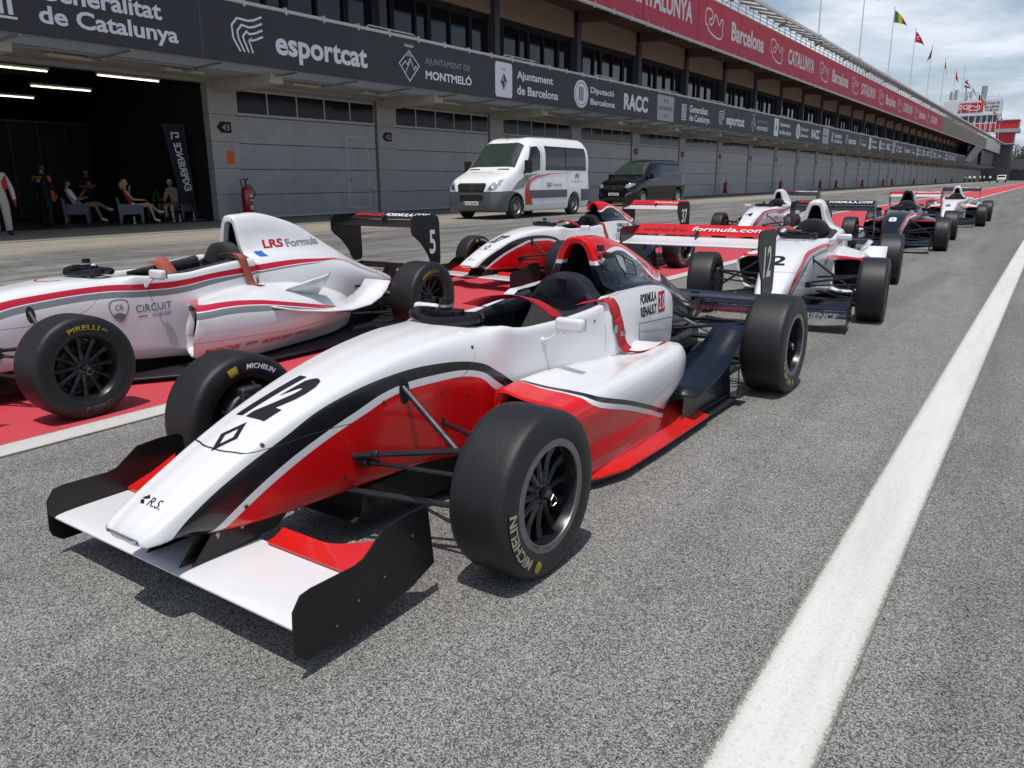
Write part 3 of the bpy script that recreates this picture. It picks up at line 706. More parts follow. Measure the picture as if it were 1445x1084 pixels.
    for sd in (-1, 1):
        s = sd; bx = .165 if A else .19
        arm([(s * (bx + .005), -.19, .325), (s * .66, -.01, .39), (s * (bx + .04), .24, .335)], .0105)
        arm([(s * (bx - .02), -.20, .20), (s * .66, -.0, .165), (s * (bx + .03), .32, .20)], .0115)
        arm([(s * (bx + .025), .045, .512), (s * .64, -.01, .215)], .011, 'pushrod', M_steel if A else M_carbon)
        arm([(s * (bx + .01), -.165, .30), (s * .66, -.12, .325)], .008, 'track_rod')
        bo = MB(); bo.cyl((s * (bx - .01), -.165, .30), (s * (bx + .05), -.16, .302), .021, 12); bo.cyl((s * (bx + .05), -.16, .302), (s * (bx + .09), -.157, .305), .013, 10); bo.cyl((s * (bx + .06), -.19 + .03, .335), (s * (bx + .10), -.165, .34), .014, 10); bo.build('arm_boot', M_carbon, car, bevel=.003); bo = MB(); bo.box((s * (bx + .035), .24, .345), (.03, .04, .035)); bo.build('arm_bracket', M_carbon, car, bevel=.003)
        up = MB(); up.bb((s * .60, -.05, .15), (s * .70, .05, .41)); up.cyl((s * .62, 0, .27), (s * .76, 0, .27), .12, 20); up.build('upright', M_dkgrey, car, bevel=.01)
        arm([(s * .12, wb - .42, .37), (s * .64, wb, .40), (s * .12, wb + .12, .36)], .0105)
        arm([(s * .14, wb - .45, .15), (s * .64, wb, .16), (s * .12, wb + .15, .14)], .0115)
        arm([(s * .10, wb, .28), (s * .62, wb, .285)], .018, 'drive_shaft', M_dkgrey)
        arm([(s * .15, wb - .12, .42), (s * .62, wb - .02, .20)], .010, 'pushrod', M_alu)
        up = MB(); up.bb((s * .58, wb - .05, .15), (s * .66, wb + .05, .42)); up.cyl((s * .58, wb, .285), (s * .72, wb, .285), .13, 20); up.build('upright', M_dkgrey, car, bevel=.01)
    # slot in the body where the pushrod enters
    for sd in (1, -1):
        bxx = .165 if A else .19
        pp = [(.045 + .024 * math.cos(t) + .0 * math.sin(t), .49 + .048 * math.sin(t)) for t in np.arange(0, 2 * PI, .4)]
        poly_fn([[(sd * (q[0] - .045), q[1] - .49) for q in pp]], proj_fn(bv, (sd * .3, .045, .50), (0, sd, 0), (0, 0, 1), .0015), 'pushrod_slot', M_dark, car)
    # ---- front wing
    fw = MB(); WS = .61
    zA = .135
    fw.prism(airfoil((-.815, zA), (-.545, zA + .012), .034, 8, .004), -WS, WS, 'yz', sm=True)
    fwing = fw.build('front_wing', liv['fw'], car, angle=50)
    for sd in (-1, 1):
        fp = MB(); rows = []
        for t in np.linspace(0, 1, 19):
            u = .17 + t * (WS - .17); depth = .062 + .135 * max(0, (t - .42) / .58) ** 1.5
            z0, z1 = .160, .160 + depth * .36
            rows.append([(sd * u, -.56, z0), (sd * u, -.56 + depth * .5, (z0 + z1) / 2 - .006), (sd * u, -.56 + depth, z1), (sd * u, -.56 + depth + .002, z1 - .005), (sd * u, -.56 + depth * .5, (z0 + z1) / 2 - .014), (sd * u, -.56, z0 - .008)])
        fp.grid(rows, 0, True, closed=True); cap(fp, rows[0]); cap(fp, rows[-1]); fp.build('flap', liv['flap'], fwing, angle=40)
        ep = MB(); sq = 1. if A else .72
        out = [(-.83, .075), (-.838, .10), (-.832, .20), (-.805, .235), (-.77, .240), (-.62, .236), (-.590, .243), (-.505, .300), (-.42, .306), (-.345, .305), (-.325, .29), (-.305, .11), (-.405, .075), (-.62, .048), (-.80, .050)]
        out = [(-.83 + (a + .83) * sq, b) for a, b in out]
        ep.prism(out, sd * (WS + .001), sd * (WS + .007), 'yz'); epo = ep.build('endplate', liv.get('ep', M_black), fwing, bevel=.0025)
        for q in ((-.70, .10), (-.62, .135), (-.52, .16), (-.40, .235)): bo = MB(); q = (-.83 + (q[0] + .83) * sq, q[1]); bo.cyl((sd * (WS + .006), *q), (sd * (WS + .010), *q), .006, 8); bo.cyl((sd * (WS + .010), *q), (sd * (WS + .0112), *q), .0035, 6, mi=1); bo.build('bolt', [M_carbon, M_alu], fwing)
        py = MB(); py.prism([(-.80, .150), (-.60, .142), (-.46, .145), (-.40, .19), (-.55, .215), (-.72, .235)], sd * .080, sd * .086, 'yz'); pyo = py.build('pylon', M_black, fwing)
        py = MB(); py.prism([(-.775, .150), (-.55, .148), (-.42, .215), (-.50, .225), (-.70, .228)], sd * .105, sd * .110, 'yz'); py.build('pylon', M_black, fwing)
    if detail and A:
        text('6', .010, .018, plane_fn((.1105, -.60, .212), (0, 1, 0), (0, 0, 1)), 'lettering', M_tw, fwing); text('9', .012, .018, plane_fn((.1105, -.685, .212), (0, 1, 0), (0, 0, 1)), 'lettering', M_tw, fwing)
    # ---- rear wing
    if A:
        eo = [(2.985, .86), (3.0, .895), (3.03, .905), (3.28, .905), (3.32, .89), (3.335, .85), (3.345, .70), (3.335, .50), (3.31, .475), (3.13, .475), (3.105, .50), (3.09, .58), (3.02, .68), (2.985, .76)]; ws = .475
        mp = airfoil((3.01, .795), (3.20, .84), .030, 8, .012); fp_ = airfoil((3.19, .852), (3.30, .915), .014, 6, .008)
        bw = airfoil((3.08, .45), (3.26, .475), .03, 6, .01)
    else:
        eo = [(3.06, .86), (3.065, .91), (3.09, .935), (3.38, .935), (3.43, .915), (3.445, .87), (3.45, .54), (3.44, .505), (3.41, .495), (3.34, .495), (3.31, .52), (3.27, .60), (3.18, .70), (3.08, .77), (3.06, .80)]; ws = .475
        mp = airfoil((3.10, .84), (3.30, .885), .030, 8, .012); fp_ = airfoil((3.29, .893), (3.41, .945), .014, 6, .008)
        bw = airfoil((3.26, .46), (3.42, .485), .03, 6, .01)
    rw = MB(); rw.prism(mp, -ws, ws, 'yz', sm=True); rwo = rw.build('rear_wing', liv['rw'], car, angle=50)
    f_ = MB(); f_.prism(fp_, -ws, ws, 'yz', sm=True); f_.build('flap', liv['rflap'], rwo, angle=50)
    f_ = MB(); f_.prism(bw, -ws, ws, 'yz', sm=True); f_.build('beam_wing', M_navy if A else M_black, rwo, angle=50)
    sp_ = MB(); sp_.box((0, mp[0][0] + .16, mp[0][1] + .055), (.008, .06, .05), rot=(.5, 0, 0)); sp_.build('gurney_link', M_carbon, rwo); sp_ = MB(); sp_.prism([(wb + .2, .28), (wb + .45, .26), (eo[-3][0] + .18, .46), (eo[-3][0] + .1, .47)], -.03, .03, 'yz'); sp_.build('wing_support', M_carbon, rwo)
    for sd in (-1, 1):
        ep = MB(); ep.prism(eo, sd * (ws + .001), sd * (ws + .009), 'yz'); epo = ep.build('endplate', M_black if not liv.get('rep') else liv['rep'], rwo, bevel=.002)
        if number and sd > 0:
            cs = (eo[3][0] - .10, .70)
            text(number, .075 * len(number) if A else .085, .20 if A else .21, plane_fn((ws + .0105, cs[0] + (.06 if not A else 0), cs[1]), (0, 1, 0), (0, 0, 1)), 'number', M_tw, rwo, bold=.02)
    c0 = mp[0]; c1 = mp[8]
    # words on the wing
    if A:
        d = Vector((0, .11, .063)).normalized(); o_ = Vector((0, 3.235, .893))
        F_ = fp_; mid = Vector((0, (F_[1][0] + F_[5][0]) / 2, (F_[1][1] + F_[5][1]) / 2 + .0035))
        text('www.lrs-', .34, .052, plane_fn(mid + Vector((-.26, 0, .003)), (1, 0, 0), (0, d.y, d.z)), 'lettering', mat('dim_red_letter', (.40, .02, .03), .35), rwo, bold=.02, shear=.1)
        text('formula.com', .50, .052, plane_fn(mid + Vector((.19, 0, .003)), (1, 0, 0), (0, d.y, d.z)), 'lettering', M_tw, rwo, bold=.015, shear=.1)
    else:
        d = Vector((0, .12, .052)).normalized(); mid = Vector((0, (fp_[1][0] + fp_[5][0]) / 2, (fp_[1][1] + fp_[5][1]) / 2 + .009))
        text('WWW.LRS-', .36, .06, plane_fn(mid + Vector((-.25, 0, .0)), (1, 0, 0), (0, d.y, d.z)), 'lettering', M_tr, rwo, bold=.03, shear=.1)
        text('FORMULA.COM', .50, .06, plane_fn(mid + Vector((.19, 0, .0)), (1, 0, 0), (0, d.y, d.z)), 'lettering', M_tw, rwo, bold=.03, shear=.1)
    # ---- number on the nose
    nm = liv.get('numc', M_tk)
    if A:
        n = Vector((0, -.36, .93)).normalized(); ey = Vector((0, .93, .36)).normalized()
        fnn = proj_fn(bv, Vector((.0, -.355, .60)), (1, 0, 0), ey, .0016)
        text(number, .155, .26, fnn, 'number', nm, body, bold=.06, shear=.25, subdiv=.03)
        g = proj_fn(bv, Vector((.008, -.578, .55)), (1, 0, 0), ey, .0016)
        a_, b_ = .036, .062
        poly_fn(stroke([(0, .056), (.030, 0), (0, -.056), (-.030, 0)], .017, True), g, 'emblem', nm, body)
        if detail:
            g2 = proj_fn(bv, Vector((.02, -.845, .40)), (1, 0, 0), Vector((0, .86, .5)), .0016)
            text('R.S.', .060, .030, g2, 'lettering', M_tk, body, bold=.0)
            poly_fn([[(-.075, .002), (-.055, .018), (-.040, .008), (-.056, .001)], [(-.074, -.004), (-.058, -.001), (-.042, -.014), (-.058, -.016)]], g2, 'emblem', M_tk, body)
    else:
        ey = Vector((0, .93, .36)).normalized()
        text(number, .125, .19, proj_fn(bv, Vector((-.01, -.42, .60)), (1, 0, 0), ey, .0016), 'number', nm, body, bold=.03, subdiv=.03)
        if liv.get('circle', True):
            circ = stroke([(.10 * math.cos(t), .09 * math.sin(t)) for t in np.arange(PI, 2 * PI + .1, PI / 10)], .012)
            poly_fn(circ, proj_fn(bv, Vector((0, .30, .9)), (1, 0, 0), (0, 1, 0), .0016), 'emblem', liv['red'], body)
    return car, body, cover, fwing, rwo
# ------------------------------------------------------------------ the cars
up_ = [(-1, .05), (-.835, .261), (-.756, .318), (-.603, .394), (-.452, .453), (-.259, .524), (.015, .568), (.184, .570), (.388, .545), (.529, .482), (.684, .37), (.85, .20), (1.2, 0), (3.4, 0)]
lo_ = [(-1, .0), (-.716, .231), (-.601, .303), (-.473, .366), (-.352, .414), (-.177, .472), (.012, .522), (.182, .530), (.368, .516), (.529, .437), (.637, .351), (.80, .18), (1.2, 0), (3.4, 0)]
re_ = [(-1, .0), (-.686, .222), (-.567, .292), (-.45, .347), (-.297, .407), (-.133, .457), (.011, .496), (.181, .503), (.367, .492), (.507, .414), (.60, .34), (.76, .16), (1.2, 0), (3.4, 0)]
seam_ = [(-1, .438), (-.642, .438), (-.496, .436), (-.315, .442), (-.163, .438), (.014, .438), (.171, .437), (.28, .46), (.336, .501), (.395, .543), (.43, .72), (.5, 1.09), (3.4, 1.09)]
L_bodyA = livery('livery_white_black_red', WHITE, [(up_, BLACK), (lo_, WHITE), (re_, RED)], seams=[seam_, [(-1, .0), (-.2, .0), (.20, .245), (.34, .32), (.44, .43), (.46, 1.0), (3.4, 1.09)]], vseams=[(1.345, .42, .68)])
cA1 = [(-1, .82), (1.5, .82), (1.60, .825), (1.66, .845), (1.76, .872), (1.86, .872), (1.98, .835), (2.12, .765), (2.22, .70), (2.30, .66), (2.5, .70), (3.4, .8)]
cA2 = [(-1, .80), (1.5, .80), (1.60, .805), (1.66, .825), (1.76, .852), (1.86, .854), (1.98, .815), (2.12, .745), (2.20, .68), (2.27, .64), (2.5, .68), (3.4, .8)]
L_coverA = livery('livery_red_white_black', RED, [(cA1, WHITE), (cA2, (.006, .009, .015))], rough=.16)
pA1 = [(-1, .7), (.568, .7), (.585, .56), (.60, .45), (.66, .408), (.75, .378), (.90, .335), (1.04, .29), (1.2, .235), (1.40, .165), (1.52, .13), (1.7, .11), (3.4, .1)]
L_podA = livery('livery_pod', WHITE, [(pA1, BLACK), ([(a, b - .022) for a, b in pA1], WHITE), ([(a, b - .044) for a, b in pA1], RED)], seams=[[(-1, .20), (.6, .20), (1.05, .235), (1.4, .30), (1.7, .34), (3.4, .34)]])
L_flare = mat('flare_red', (.62, .014, .010), .28, coat=.5, var=.12, vscale=6)
GREY = (.20, .21, .225); CRIM = (.50, .012, .035)
bt = [(-1, .02), (-.80, .225), (-.70, .30), (-.5, .425), (-.3, .505), (-.09, .580), (.1, .602), (.474, .618), (.70, .606), (.95, .602), (1.22, .628), (1.54, .645), (1.93, .655), (2.22, .638), (2.45, .618), (2.7, .54), (3.4, .3)]
bb_ = [(-1, .0), (-.77, .222), (-.65, .29), (-.45, .395), (-.25, .48), (-.09, .548), (.1, .575), (.47, .592), (.70, .575), (.94, .570), (1.22, .600), (1.53, .612), (1.93, .630), (2.22, .625), (2.45, .615), (2.7, .54), (3.4, .3)]
bb_ = [(a, b - .008) for a, b in bb_]
bw_ = [(a, b - .006) for a, b in bb_]
bg = [(-1, .0), (-.73, .215), (-.58, .28), (-.4, .37), (-.2, .455), (-.1, .505), (.1, .535), (.465, .553), (.70, .535), (.94, .530), (1.22, .566), (1.5, .592), (1.8, .612), (2.1, .618), (2.45, .612), (2.7, .53), (3.4, .3)]
bg = [(a, b - .012) for a, b in bg]
seamB = [(-1, .462), (-.642, .462), (-.496, .442), (-.163, .438), (.12, .44), (.30, .47), (.40, .53), (.46, .62), (.50, .9), (.55, 1.09), (3.4, 1.09)]
def typeB(nm, base, red, mid, grey, low=None):
    low = low or base
    return livery('liveryB_' + nm, base, [(bt, red), (bb_, mid), (bw_, grey), (bg, low)], seams=[seamB])
L_bodyB = typeB('white', WHITE, CRIM, WHITE, GREY)
pB1 = [(-1, .46), (.78, .46), (.9, .462), (1.05, .468), (1.3, .452), (1.6, .40), (1.9, .34), (2.2, .28), (3.4, .1)]
L_podB = livery('livery_podB', WHITE, [(pB1, CRIM), ([(a, b - .028) for a, b in pB1], WHITE), ([(a, b - .034) for a, b in pB1], GREY), ([(a, b - (.075 if a < 1.4 else .05)) for a, b in pB1], WHITE)], seams=[[(-1, .2), (.8, .235), (1.2, .225), (1.6, .21), (2.0, .22), (3.4, .25)]])
NAVY = (.005, .006, .010)
L_body8 = livery('livery_navy', NAVY, [(bt, RED), (bb_, WHITE), (bw_, WHITE), ([(a, b + .018) for a, b in bg], NAVY)])
L_pod8 = livery('livery_pod_navy', NAVY, [(pB1, CRIM), ([(a, b - .03) for a, b in pB1], NAVY)])
livA = dict(body=L_bodyA, cover=L_coverA, pod=L_podA, podend=M_dark, flare=L_flare, fw=M_white, flap=M_red, rw=M_white, rflap=M_red, red=M_red)
livB = dict(body=L_bodyB, cover=L_bodyB, pod=L_podB, podend=M_dark, wingl=M_white, fw=M_navy, flap=M_navy, rw=M_black, rflap=M_black, red=mat('crimson_gloss', CRIM, .25, coat=.4))
liv8 = dict(livB, body=L_body8, cover=L_body8, pod=L_pod8, wingl=M_navy, rw=M_white, rflap=M_red, numc=M_tw, red=M_tw, mir=M_black)

GRP = 'single seaters'
c12 = make_car('A', 'nearest single seater, number 12, white black and red with a red strap over its flank', -2.01, 1.93, .01, livA, '12')
car12, body12, cover12, fw12, rw12 = c12
c37 = make_car('A', 'white, black and red single seater number 37 on the red strip before the white van', -5.42, 8.05, .13, livA, '37')
c5 = make_car('B', 'white single seater number 5 with red and grey stripes at the left edge', -4.95, 2.02, -.017, livB, '5')
c2 = make_car('B', 'white single seater number 2 with red stripes, right behind the rear wing of number 12', -1.96, 7.30, -.11, livB, '2')
c4 = make_car('B', 'white single seater number 4 with a black rear wing, farthest car on the red strip', -5.05, 16.2, -.02, dict(livB, circle=False), '4')
c8 = make_car('B', 'dark navy single seater number 8 with red and white trim and red rear wing', -2.3, 15.3, -.05, liv8, '8')
c6 = make_car('B', 'white single seater farthest down the lane, behind the navy one', -2.3, 23.6, -.02, livB, '6', detail=False)

# ---- details on car 12
def strap(car, pts, w, wv, m, name='strap', parent=None):
    mb = MB(); P = crom(pts, 5); ribbon(mb, [tuple(p) for p in P], w, wv); return mb.build(name, m, parent or car, solid=.003)
strap(car12, [(.12, 1.40, .63), (.22, 1.375, .655), (.295, 1.37, .668), (.325, 1.38, .63), (.335, 1.395, .57)], .075, (0, 1, .1), M_strap, 'harness_strap')
strap(car12, [(.338, 1.39, .58), (.345, 1.41, .52), (.338, 1.44, .46), (.345, 1.455, .43), (.36, 1.47, .41)], .068, (0, 1, .25), M_strap, 'harness_strap')
strap(car12, [(.355, 1.455, .41), (.39, 1.49, .402), (.44, 1.54, .412), (.50, 1.60, .452)], .026, (.7, -.3, .3), M_strap, 'harness_strap')
bk = MB(); bk.box((.340, 1.375, .53), (.012, .02, .035)); bk.box((.346, 1.43, .50), (.010, .05, .02)); bk.build('buckle', M_alu, car12, bevel=.003)
b12 = strap(car12, [(-.285, 1.05, .635), (-.20, 1.13, .668), (-.10, 1.26, .66), (-.02, 1.33, .60), (.03, 1.36, .55)], .095, (.45, .8, -.2), M_strap, 'harness_strap')
poly_fn([[(-.06, -.026), (.06, -.026), (.06, .026), (-.06, .026)]], plane_fn((-.175, 1.158, .677), Vector((.10, .13, .005)).normalized(), Vector((-.6, .65, -.15)).normalized()), 'strap_label', M_tk, b12)
text('T R S', .09, .032, plane_fn((-.175, 1.158, .679), Vector((-.10, -.13, -.005)).normalized(), Vector((.6, -.65, .15)).normalized()), 'lettering', M_tw, b12, bold=.02)
cb = MB()   # cables and sensors on the hoop
cb.tube([(.105, 1.66, .86), (.17, 1.70, .85), (.21, 1.80, .80), (.20, 1.86, .73), (.16, 1.80, .74)], .004, 6, caps=False)
cb.tube([(.12, 1.58, .82), (.16, 1.60, .78), (.17, 1.60, .70), (.20, 1.56, .66)], .004, 6, caps=False); cb.tube([(.16, 1.68, .80), (.19, 1.66, .74), (.22, 1.66, .68)], .004, 6)
cb.box((.122, 1.60, .885), (.03, .03, .03)); cb.box((.145, 1.64, .845), (.04, .05, .025)); cb.box((.13, 1.62, .79), (.025, .03, .03)); cb.box((.2, 1.565, .665), (.03, .03, .02)); cb.box((.23, 1.67, .685), (.03, .03, .02))
cb.build('hoop_cables', M_carbon, car12, bevel=.004)
bc = bvh_of(cover12)
mg = proj_fn(bc, Vector((.4, 2.07, .772)), (0, 1, -.16), (0, .16, 1), .003)
text('MagnyCours', .36, .052, mg, 'lettering', M_silver, cover12, bold=.012, subdiv=.03)
text('CIRCUIT DE NEVERS', .20, .012, proj_fn(bc, Vector((.4, 2.04, .735)), (0, 1, -.16), (0, .16, 1), .003), 'lettering', M_tg, cover12, subdiv=.03)
sh = [(-.036, .04), (0, .05), (.036, .04), (.032, -.01), (0, -.052), (-.032, -.01)]
poly_fn([[sh[0], sh[1], (0, 0)], [sh[1], sh[2], (0, 0)], [sh[2], sh[3], (0, 0)], [sh[3], sh[4], (0, 0)], [sh[4], sh[5], (0, 0)], [sh[5], sh[0], (0, 0)]], proj_fn(bc, Vector((.4, 1.825, .79)), (0, 1, 0), (0, 0, 1), .003), 'emblem', M_silver, cover12)
# screws on the bodywork
bv12 = bvh_of(body12)
for s_, z in ((-.60, .28), (.10, .25), (.48, .30), (1.0, .57), (1.25, .58), (-.05, .48), (.225, .46), (-.23, .26), (.40, .60), (.36, .42), (-.52, .45)):
    f = proj_fn(bv12, Vector((.5, s_, z)), (0, 1, 0), (0, 0, 1), .0015)
    poly_fn([[(.007 * math.cos(t), .007 * math.sin(t)) for t in np.arange(0, 2 * PI, .7)]], f, 'screw', M_dkgrey, body12)
# ---- lettering and straps on car 5
car5, body5, cover5 = c5[:3]
b5 = bvh_of(body5); e5 = bvh_of(cover5)
F5 = lambda y, z, b=b5, off=.002: proj_fn(b, Vector((.6, y, z)), (0, 1, 0), (0, 0, 1), off)
text('LRS', .20, .062, F5(1.87, .775, e5), 'lettering', mat('crimson_letter', (.45, .01, .03), .35), cover5, bold=.035, shear=.12, subdiv=.03)
text('Formula', .37, .060, F5(2.18, .768, e5), 'lettering', mat('grey_letter', (.24, .25, .27), .4), cover5, bold=.035, subdiv=.03)
patch([(-.035, -.02), (.035, -.02), (.035, .02), (.01, .014), (-.015, .018), (-.035, .012)], F5(1.70, .715, e5, .003), 'flag_sticker', mat('blue_sticker', (.02, .12, .45), .4), cover5, sub=.012)
text('CiRCUiT', .24, .048, F5(.76, .455), 'lettering', M_tg, body5, bold=.02, spacing=1.1, subdiv=.03)
text('DU BUGEY', .13, .022, F5(.81, .405), 'lettering', M_tg, body5, bold=.01, subdiv=.03)
poly_fn([[(-.03, -.004), (.03, -.004), (.03, .004), (-.03, .004)]], F5(.68, .405), 'emblem', M_tr, body5)
shield = crom([(-.055, .055), (0, .068), (.055, .055), (.055, 0), (.03, -.045), (0, -.07), (-.03, -.045), (-.055, 0)], 2, True)
poly_fn(stroke(shield, .006, True) + [[(-.04, -.02), (.0, -.012), (.04, -.03), (.02, -.05), (0, -.062), (-.03, -.04)]], F5(.535, .46), 'emblem', M_tg, body5)
text('CB', .05, .035, F5(.535, .48), 'lettering', M_tg, body5, bold=.01, subdiv=.02)
pd5 = [o for o in car5.children if o.name.startswith('sidepod')]; pr5 = [o for o in pd5 if sum(v.co.x for v in o.data.vertices) > 0][0]; p5 = bvh_of(pr5)
FP = lambda y, z: proj_fn(p5, Vector((.9, y, z)), (0, 1, 0), (0, 0, 1), .003)
text('MAGNY-COURS', .25, .036, FP(1.02, .165), 'lettering', M_tr, pr5, bold=.02, subdiv=.03)
text('DIJON', .10, .032, FP(1.24, .165), 'lettering', M_tg, pr5, bold=.02, subdiv=.03); text('CIRCUIT DU BUGEY', .28, .032, FP(1.47, .16), 'lettering', M_tr, pr5, bold=.02, subdiv=.03); text('BARCELONE', .15, .024, FP(1.72, .165), 'lettering', M_tg, pr5, bold=.02, subdiv=.03)
strap(car5, [(.10, 1.44, .72), (.20, 1.42, .735), (.275, 1.43, .738), (.318, 1.44, .715), (.327, 1.45, .66), (.335, 1.47, .58), (.35, 1.49, .525), (.40, 1.53, .515)], .062, (0, 1, -.1), M_orange, 'harness_strap')
strap(car5, [(-.05, 1.16, .50), (-.12, 1.15, .62), (-.20, 1.13, .70), (-.26, 1.14, .69)], .10, (.25, 1, .3), M_orange, 'harness_strap')
strap(c2[0], [(-.30, .98, .68), (-.22, 1.05, .74), (-.12, 1.12, .70)], .09, (.5, 1, .2), M_orange, 'harness_strap')
strap(c37[0], [(-.27, 1.10, .66), (-.16, 1.18, .70), (-.05, 1.3, .62)], .08, (.6, 1, 0), M_strap, 'harness_strap')
strap(c37[0], [(.20, 1.375, .655), (.295, 1.37, .668), (.33, 1.39, .57), (.345, 1.45, .43)], .05, (0, 1, .1), M_strap, 'harness_strap')
for c_ in (c2, c4):
    b_ = bvh_of(c_[1]); f = proj_fn(b_, Vector((.6, .55, .45)), (0, 1, 0), (0, 0, 1), .002); text('CiRCUiT', .24, .05, f, 'lettering', M_tg, c_[1], bold=.02, subdiv=.04)
    # sponsor words on the front wing
    text('F1 DRIVING', .42, .05, plane_fn((-.34, -.822, .145), (1, 0, 0), (0, -.25, 1)), 'lettering', M_tr, c_[3], bold=.02, shear=.2); text('EXPERIENCE', .42, .05, plane_fn((.34, -.822, .145), (1, 0, 0), (0, -.25, 1)), 'lettering', M_tw, c_[3], bold=.02, shear=.2)
for c_ in (c37,):
    text('MagnyCours', .34, .070, proj_fn(bvh_of(c_[2]), Vector((.4, 2.05, .755)), (0, 1, 0), (0, 0, 1), .002), 'lettering', M_tg, c_[2], bold=.012, subdiv=.04)
# ------------------------------------------------------------------ ground
def ground_mat():
    m, nt, b = _setup('asphalt'); N = NT(m)
    tc = N.n('ShaderNodeNewGeometry').outputs['Position']
    x, y, z = N.sep(tc)
    v = N.n('ShaderNodeTexVoronoi'); N.L(tc, v.inputs['Vector']); v.inputs['Scale'].default_value = 250; v.inputs['Randomness'].default_value = 1
    cell = N.sep(v.outputs['Color'])[0]
    v2 = N.n('ShaderNodeTexVoronoi'); N.L(tc, v2.inputs['Vector']); v2.inputs['Scale'].default_value = 480
    cell2 = N.sep(v2.outputs['Color'])[1]
    chip = N.math('ADD', N.math('MULTIPLY', cell, .62), N.math('MULTIPLY', cell2, .38))
    dist = v.outputs['Distance']
    binder = N.rng(dist, .30, .62)
    lo = N.noise(tc, .35, 5, .6); mid = N.noise(tc, 2.2, 5, .65); fine = N.noise(tc, 30, 4, .7)
    tone = N.rng(chip, .15, .85, .035, .50)
    tone = N.math('MULTIPLY', tone, N.rng(binder, 0, 1, 1.05, .62))
    tone = N.math('MULTIPLY', tone, N.rng(mid, .3, .7, .90, 1.10))
    tone = N.math('MULTIPLY', tone, N.rng(lo, .3, .7, .92, 1.08))
    tone = N.math('MULTIPLY', tone, N.rng(fine, .3, .7, .90, 1.10))
    # the working lane beside the garages: older, smoother, streaked by tyres and dust
    sv = N.scale(tc, (1.4, .16, 1.)); st = N.noise(sv, 1.6, 7, .68, 1.2)
    sv2 = N.scale(tc, (4., .10, 1.)); st2 = N.noise(sv2, 1.3, 5, .6, .8)
    sv3 = N.scale(tc, (.55, 1.6, 1.)); st3 = N.noise(sv3, 1.1, 6, .7, 2.0)
    old = N.math('MULTIPLY', N.rng(st, .28, .72, .12, .31), N.rng(fine, .3, .7, .85, 1.15))
    old = N.math('MULTIPLY', old, N.rng(st2, .40, .62, .80, 1.08)); old = N.math('MULTIPLY', old, N.rng(st3, .36, .66, .80, 1.18))
    ri = N.noise(N.scale(tc, (.30, .085, 1.)), 1.0, 2, .4, .8); rd = N.math('ABSOLUTE', N.math('SUBTRACT', N.math('FRACT', N.math('MULTIPLY', ri, 9.)), .5))
    old = N.math('MULTIPLY', old, N.rng(rd, .02, .07, .68, 1.)); pb = N.noise(N.scale(tc, (.22, .07, 1.)), 1.0, 6, .65, .5); old = N.math('MULTIPLY', old, N.rng(pb, .35, .65, .72, 1.12))
    left = N.rng(x, -7.2, -6.2, 1, 0)
    tone = N.math('ADD', N.math('MULTIPLY', tone, N.math('SUBTRACT', 1., left)), N.math('MULTIPLY', old, left))
    wt_ = N.noise(N.scale(tc, (2.2, .12, 1.)), 1.0, 6, .6, .6); tone = N.math('MULTIPLY', tone, N.rng(wt_, .38, .62, .80, 1.08))
    sp_ = N.noise(tc, 1.1, 7, .75, .5); tone = N.math('MULTIPLY', tone, N.rng(sp_, .60, .72, 1., .80))
    # dark rubbered streaks of the driving lane farther on
    far = N.math('MULTIPLY', N.rng(y, 8, 30), N.math('SUBTRACT', 1., left)); tone = N.math('MULTIPLY', tone, N.math('SUBTRACT', 1., N.math('MULTIPLY', far, N.rng(st, .35, .7, .0, .38))))
    # paler band near the building
    pale = N.math('MULTIPLY', N.rng(N.math('ADD', x, N.math('MULTIPLY', st, 1.6)), -14.0, -15.2), N.rng(mid, .3, .7, .4, 1.))
    col = N.n('ShaderNodeCombineColor'); N.L(N.math('MULTIPLY', tone, 1.03), col.inputs[0]); N.L(N.math('MULTIPLY', tone, 1.01), col.inputs[1]); N.L(N.math('MULTIPLY', tone, .95), col.inputs[2])
    c = N.mix(pale, col.outputs[0], (.33, .30, .24))
    N.L(c, b.inputs['Base Color']); b.inputs['Roughness'].default_value = .88; b.inputs['Specular IOR Level'].default_value = .3
    N.L(N.bump(N.math('SUBTRACT', N.math('MULTIPLY', cell, .6), dist), .55, .005), b.inputs['Normal'])
    return m
def paint_mat(name, col, wear=.5, grain=70, edge=None):
    m, nt, b = _setup(name); N = NT(m); tc = N.n('ShaderNodeNewGeometry').outputs['Position']
    a = N.noise(tc, 3.0, 8, .7); g = N.noise(tc, grain, 5, .75); s = N.noise(N.scale(tc, (3., .3, 1.)), 2., 6, .7)
    f = N.math('MULTIPLY', N.rng(g, .50, .72), wear)
    c = N.mix(f, col, tuple(x * .55 + .05 for x in col)); c = N.mix(N.rng(s, .45, .75, 0, .35 * wear), c, (.13, .12, .11)); c = N.mix(N.rng(a, .55, .75, 0, .25), c, tuple(x * .8 for x in col))
    if edge:
        xx = N.sep(tc)[0]; d = N.math('MINIMUM', N.math('SUBTRACT', xx, edge[0]), N.math('SUBTRACT', edge[1], xx)); en_ = N.math('ADD', N.math('MULTIPLY', N.noise(tc, 170, 4, .8), .06), -.020)
        c = N.mix(N.rng(d, .012, .035, .5, 0.), c, (.48, .44, .36)); c = N.mix(N.rng(N.math('SUBTRACT', en_, d), -.002, .004), c, (.19, .18, .165))
    N.L(c, b.inputs['Base Color']); b.inputs['Roughness'].default_value = .7
    N.L(N.bump(g, .5, .004), b.inputs['Normal']); return m
M_asph = ground_mat()
g = MB(); g.add([(-700, -60, 0), (500, -60, 0), (500, 1400, 0), (-700, 1400, 0)], [(0, 1, 2, 3)])
struct(g.build('ground', M_asph))
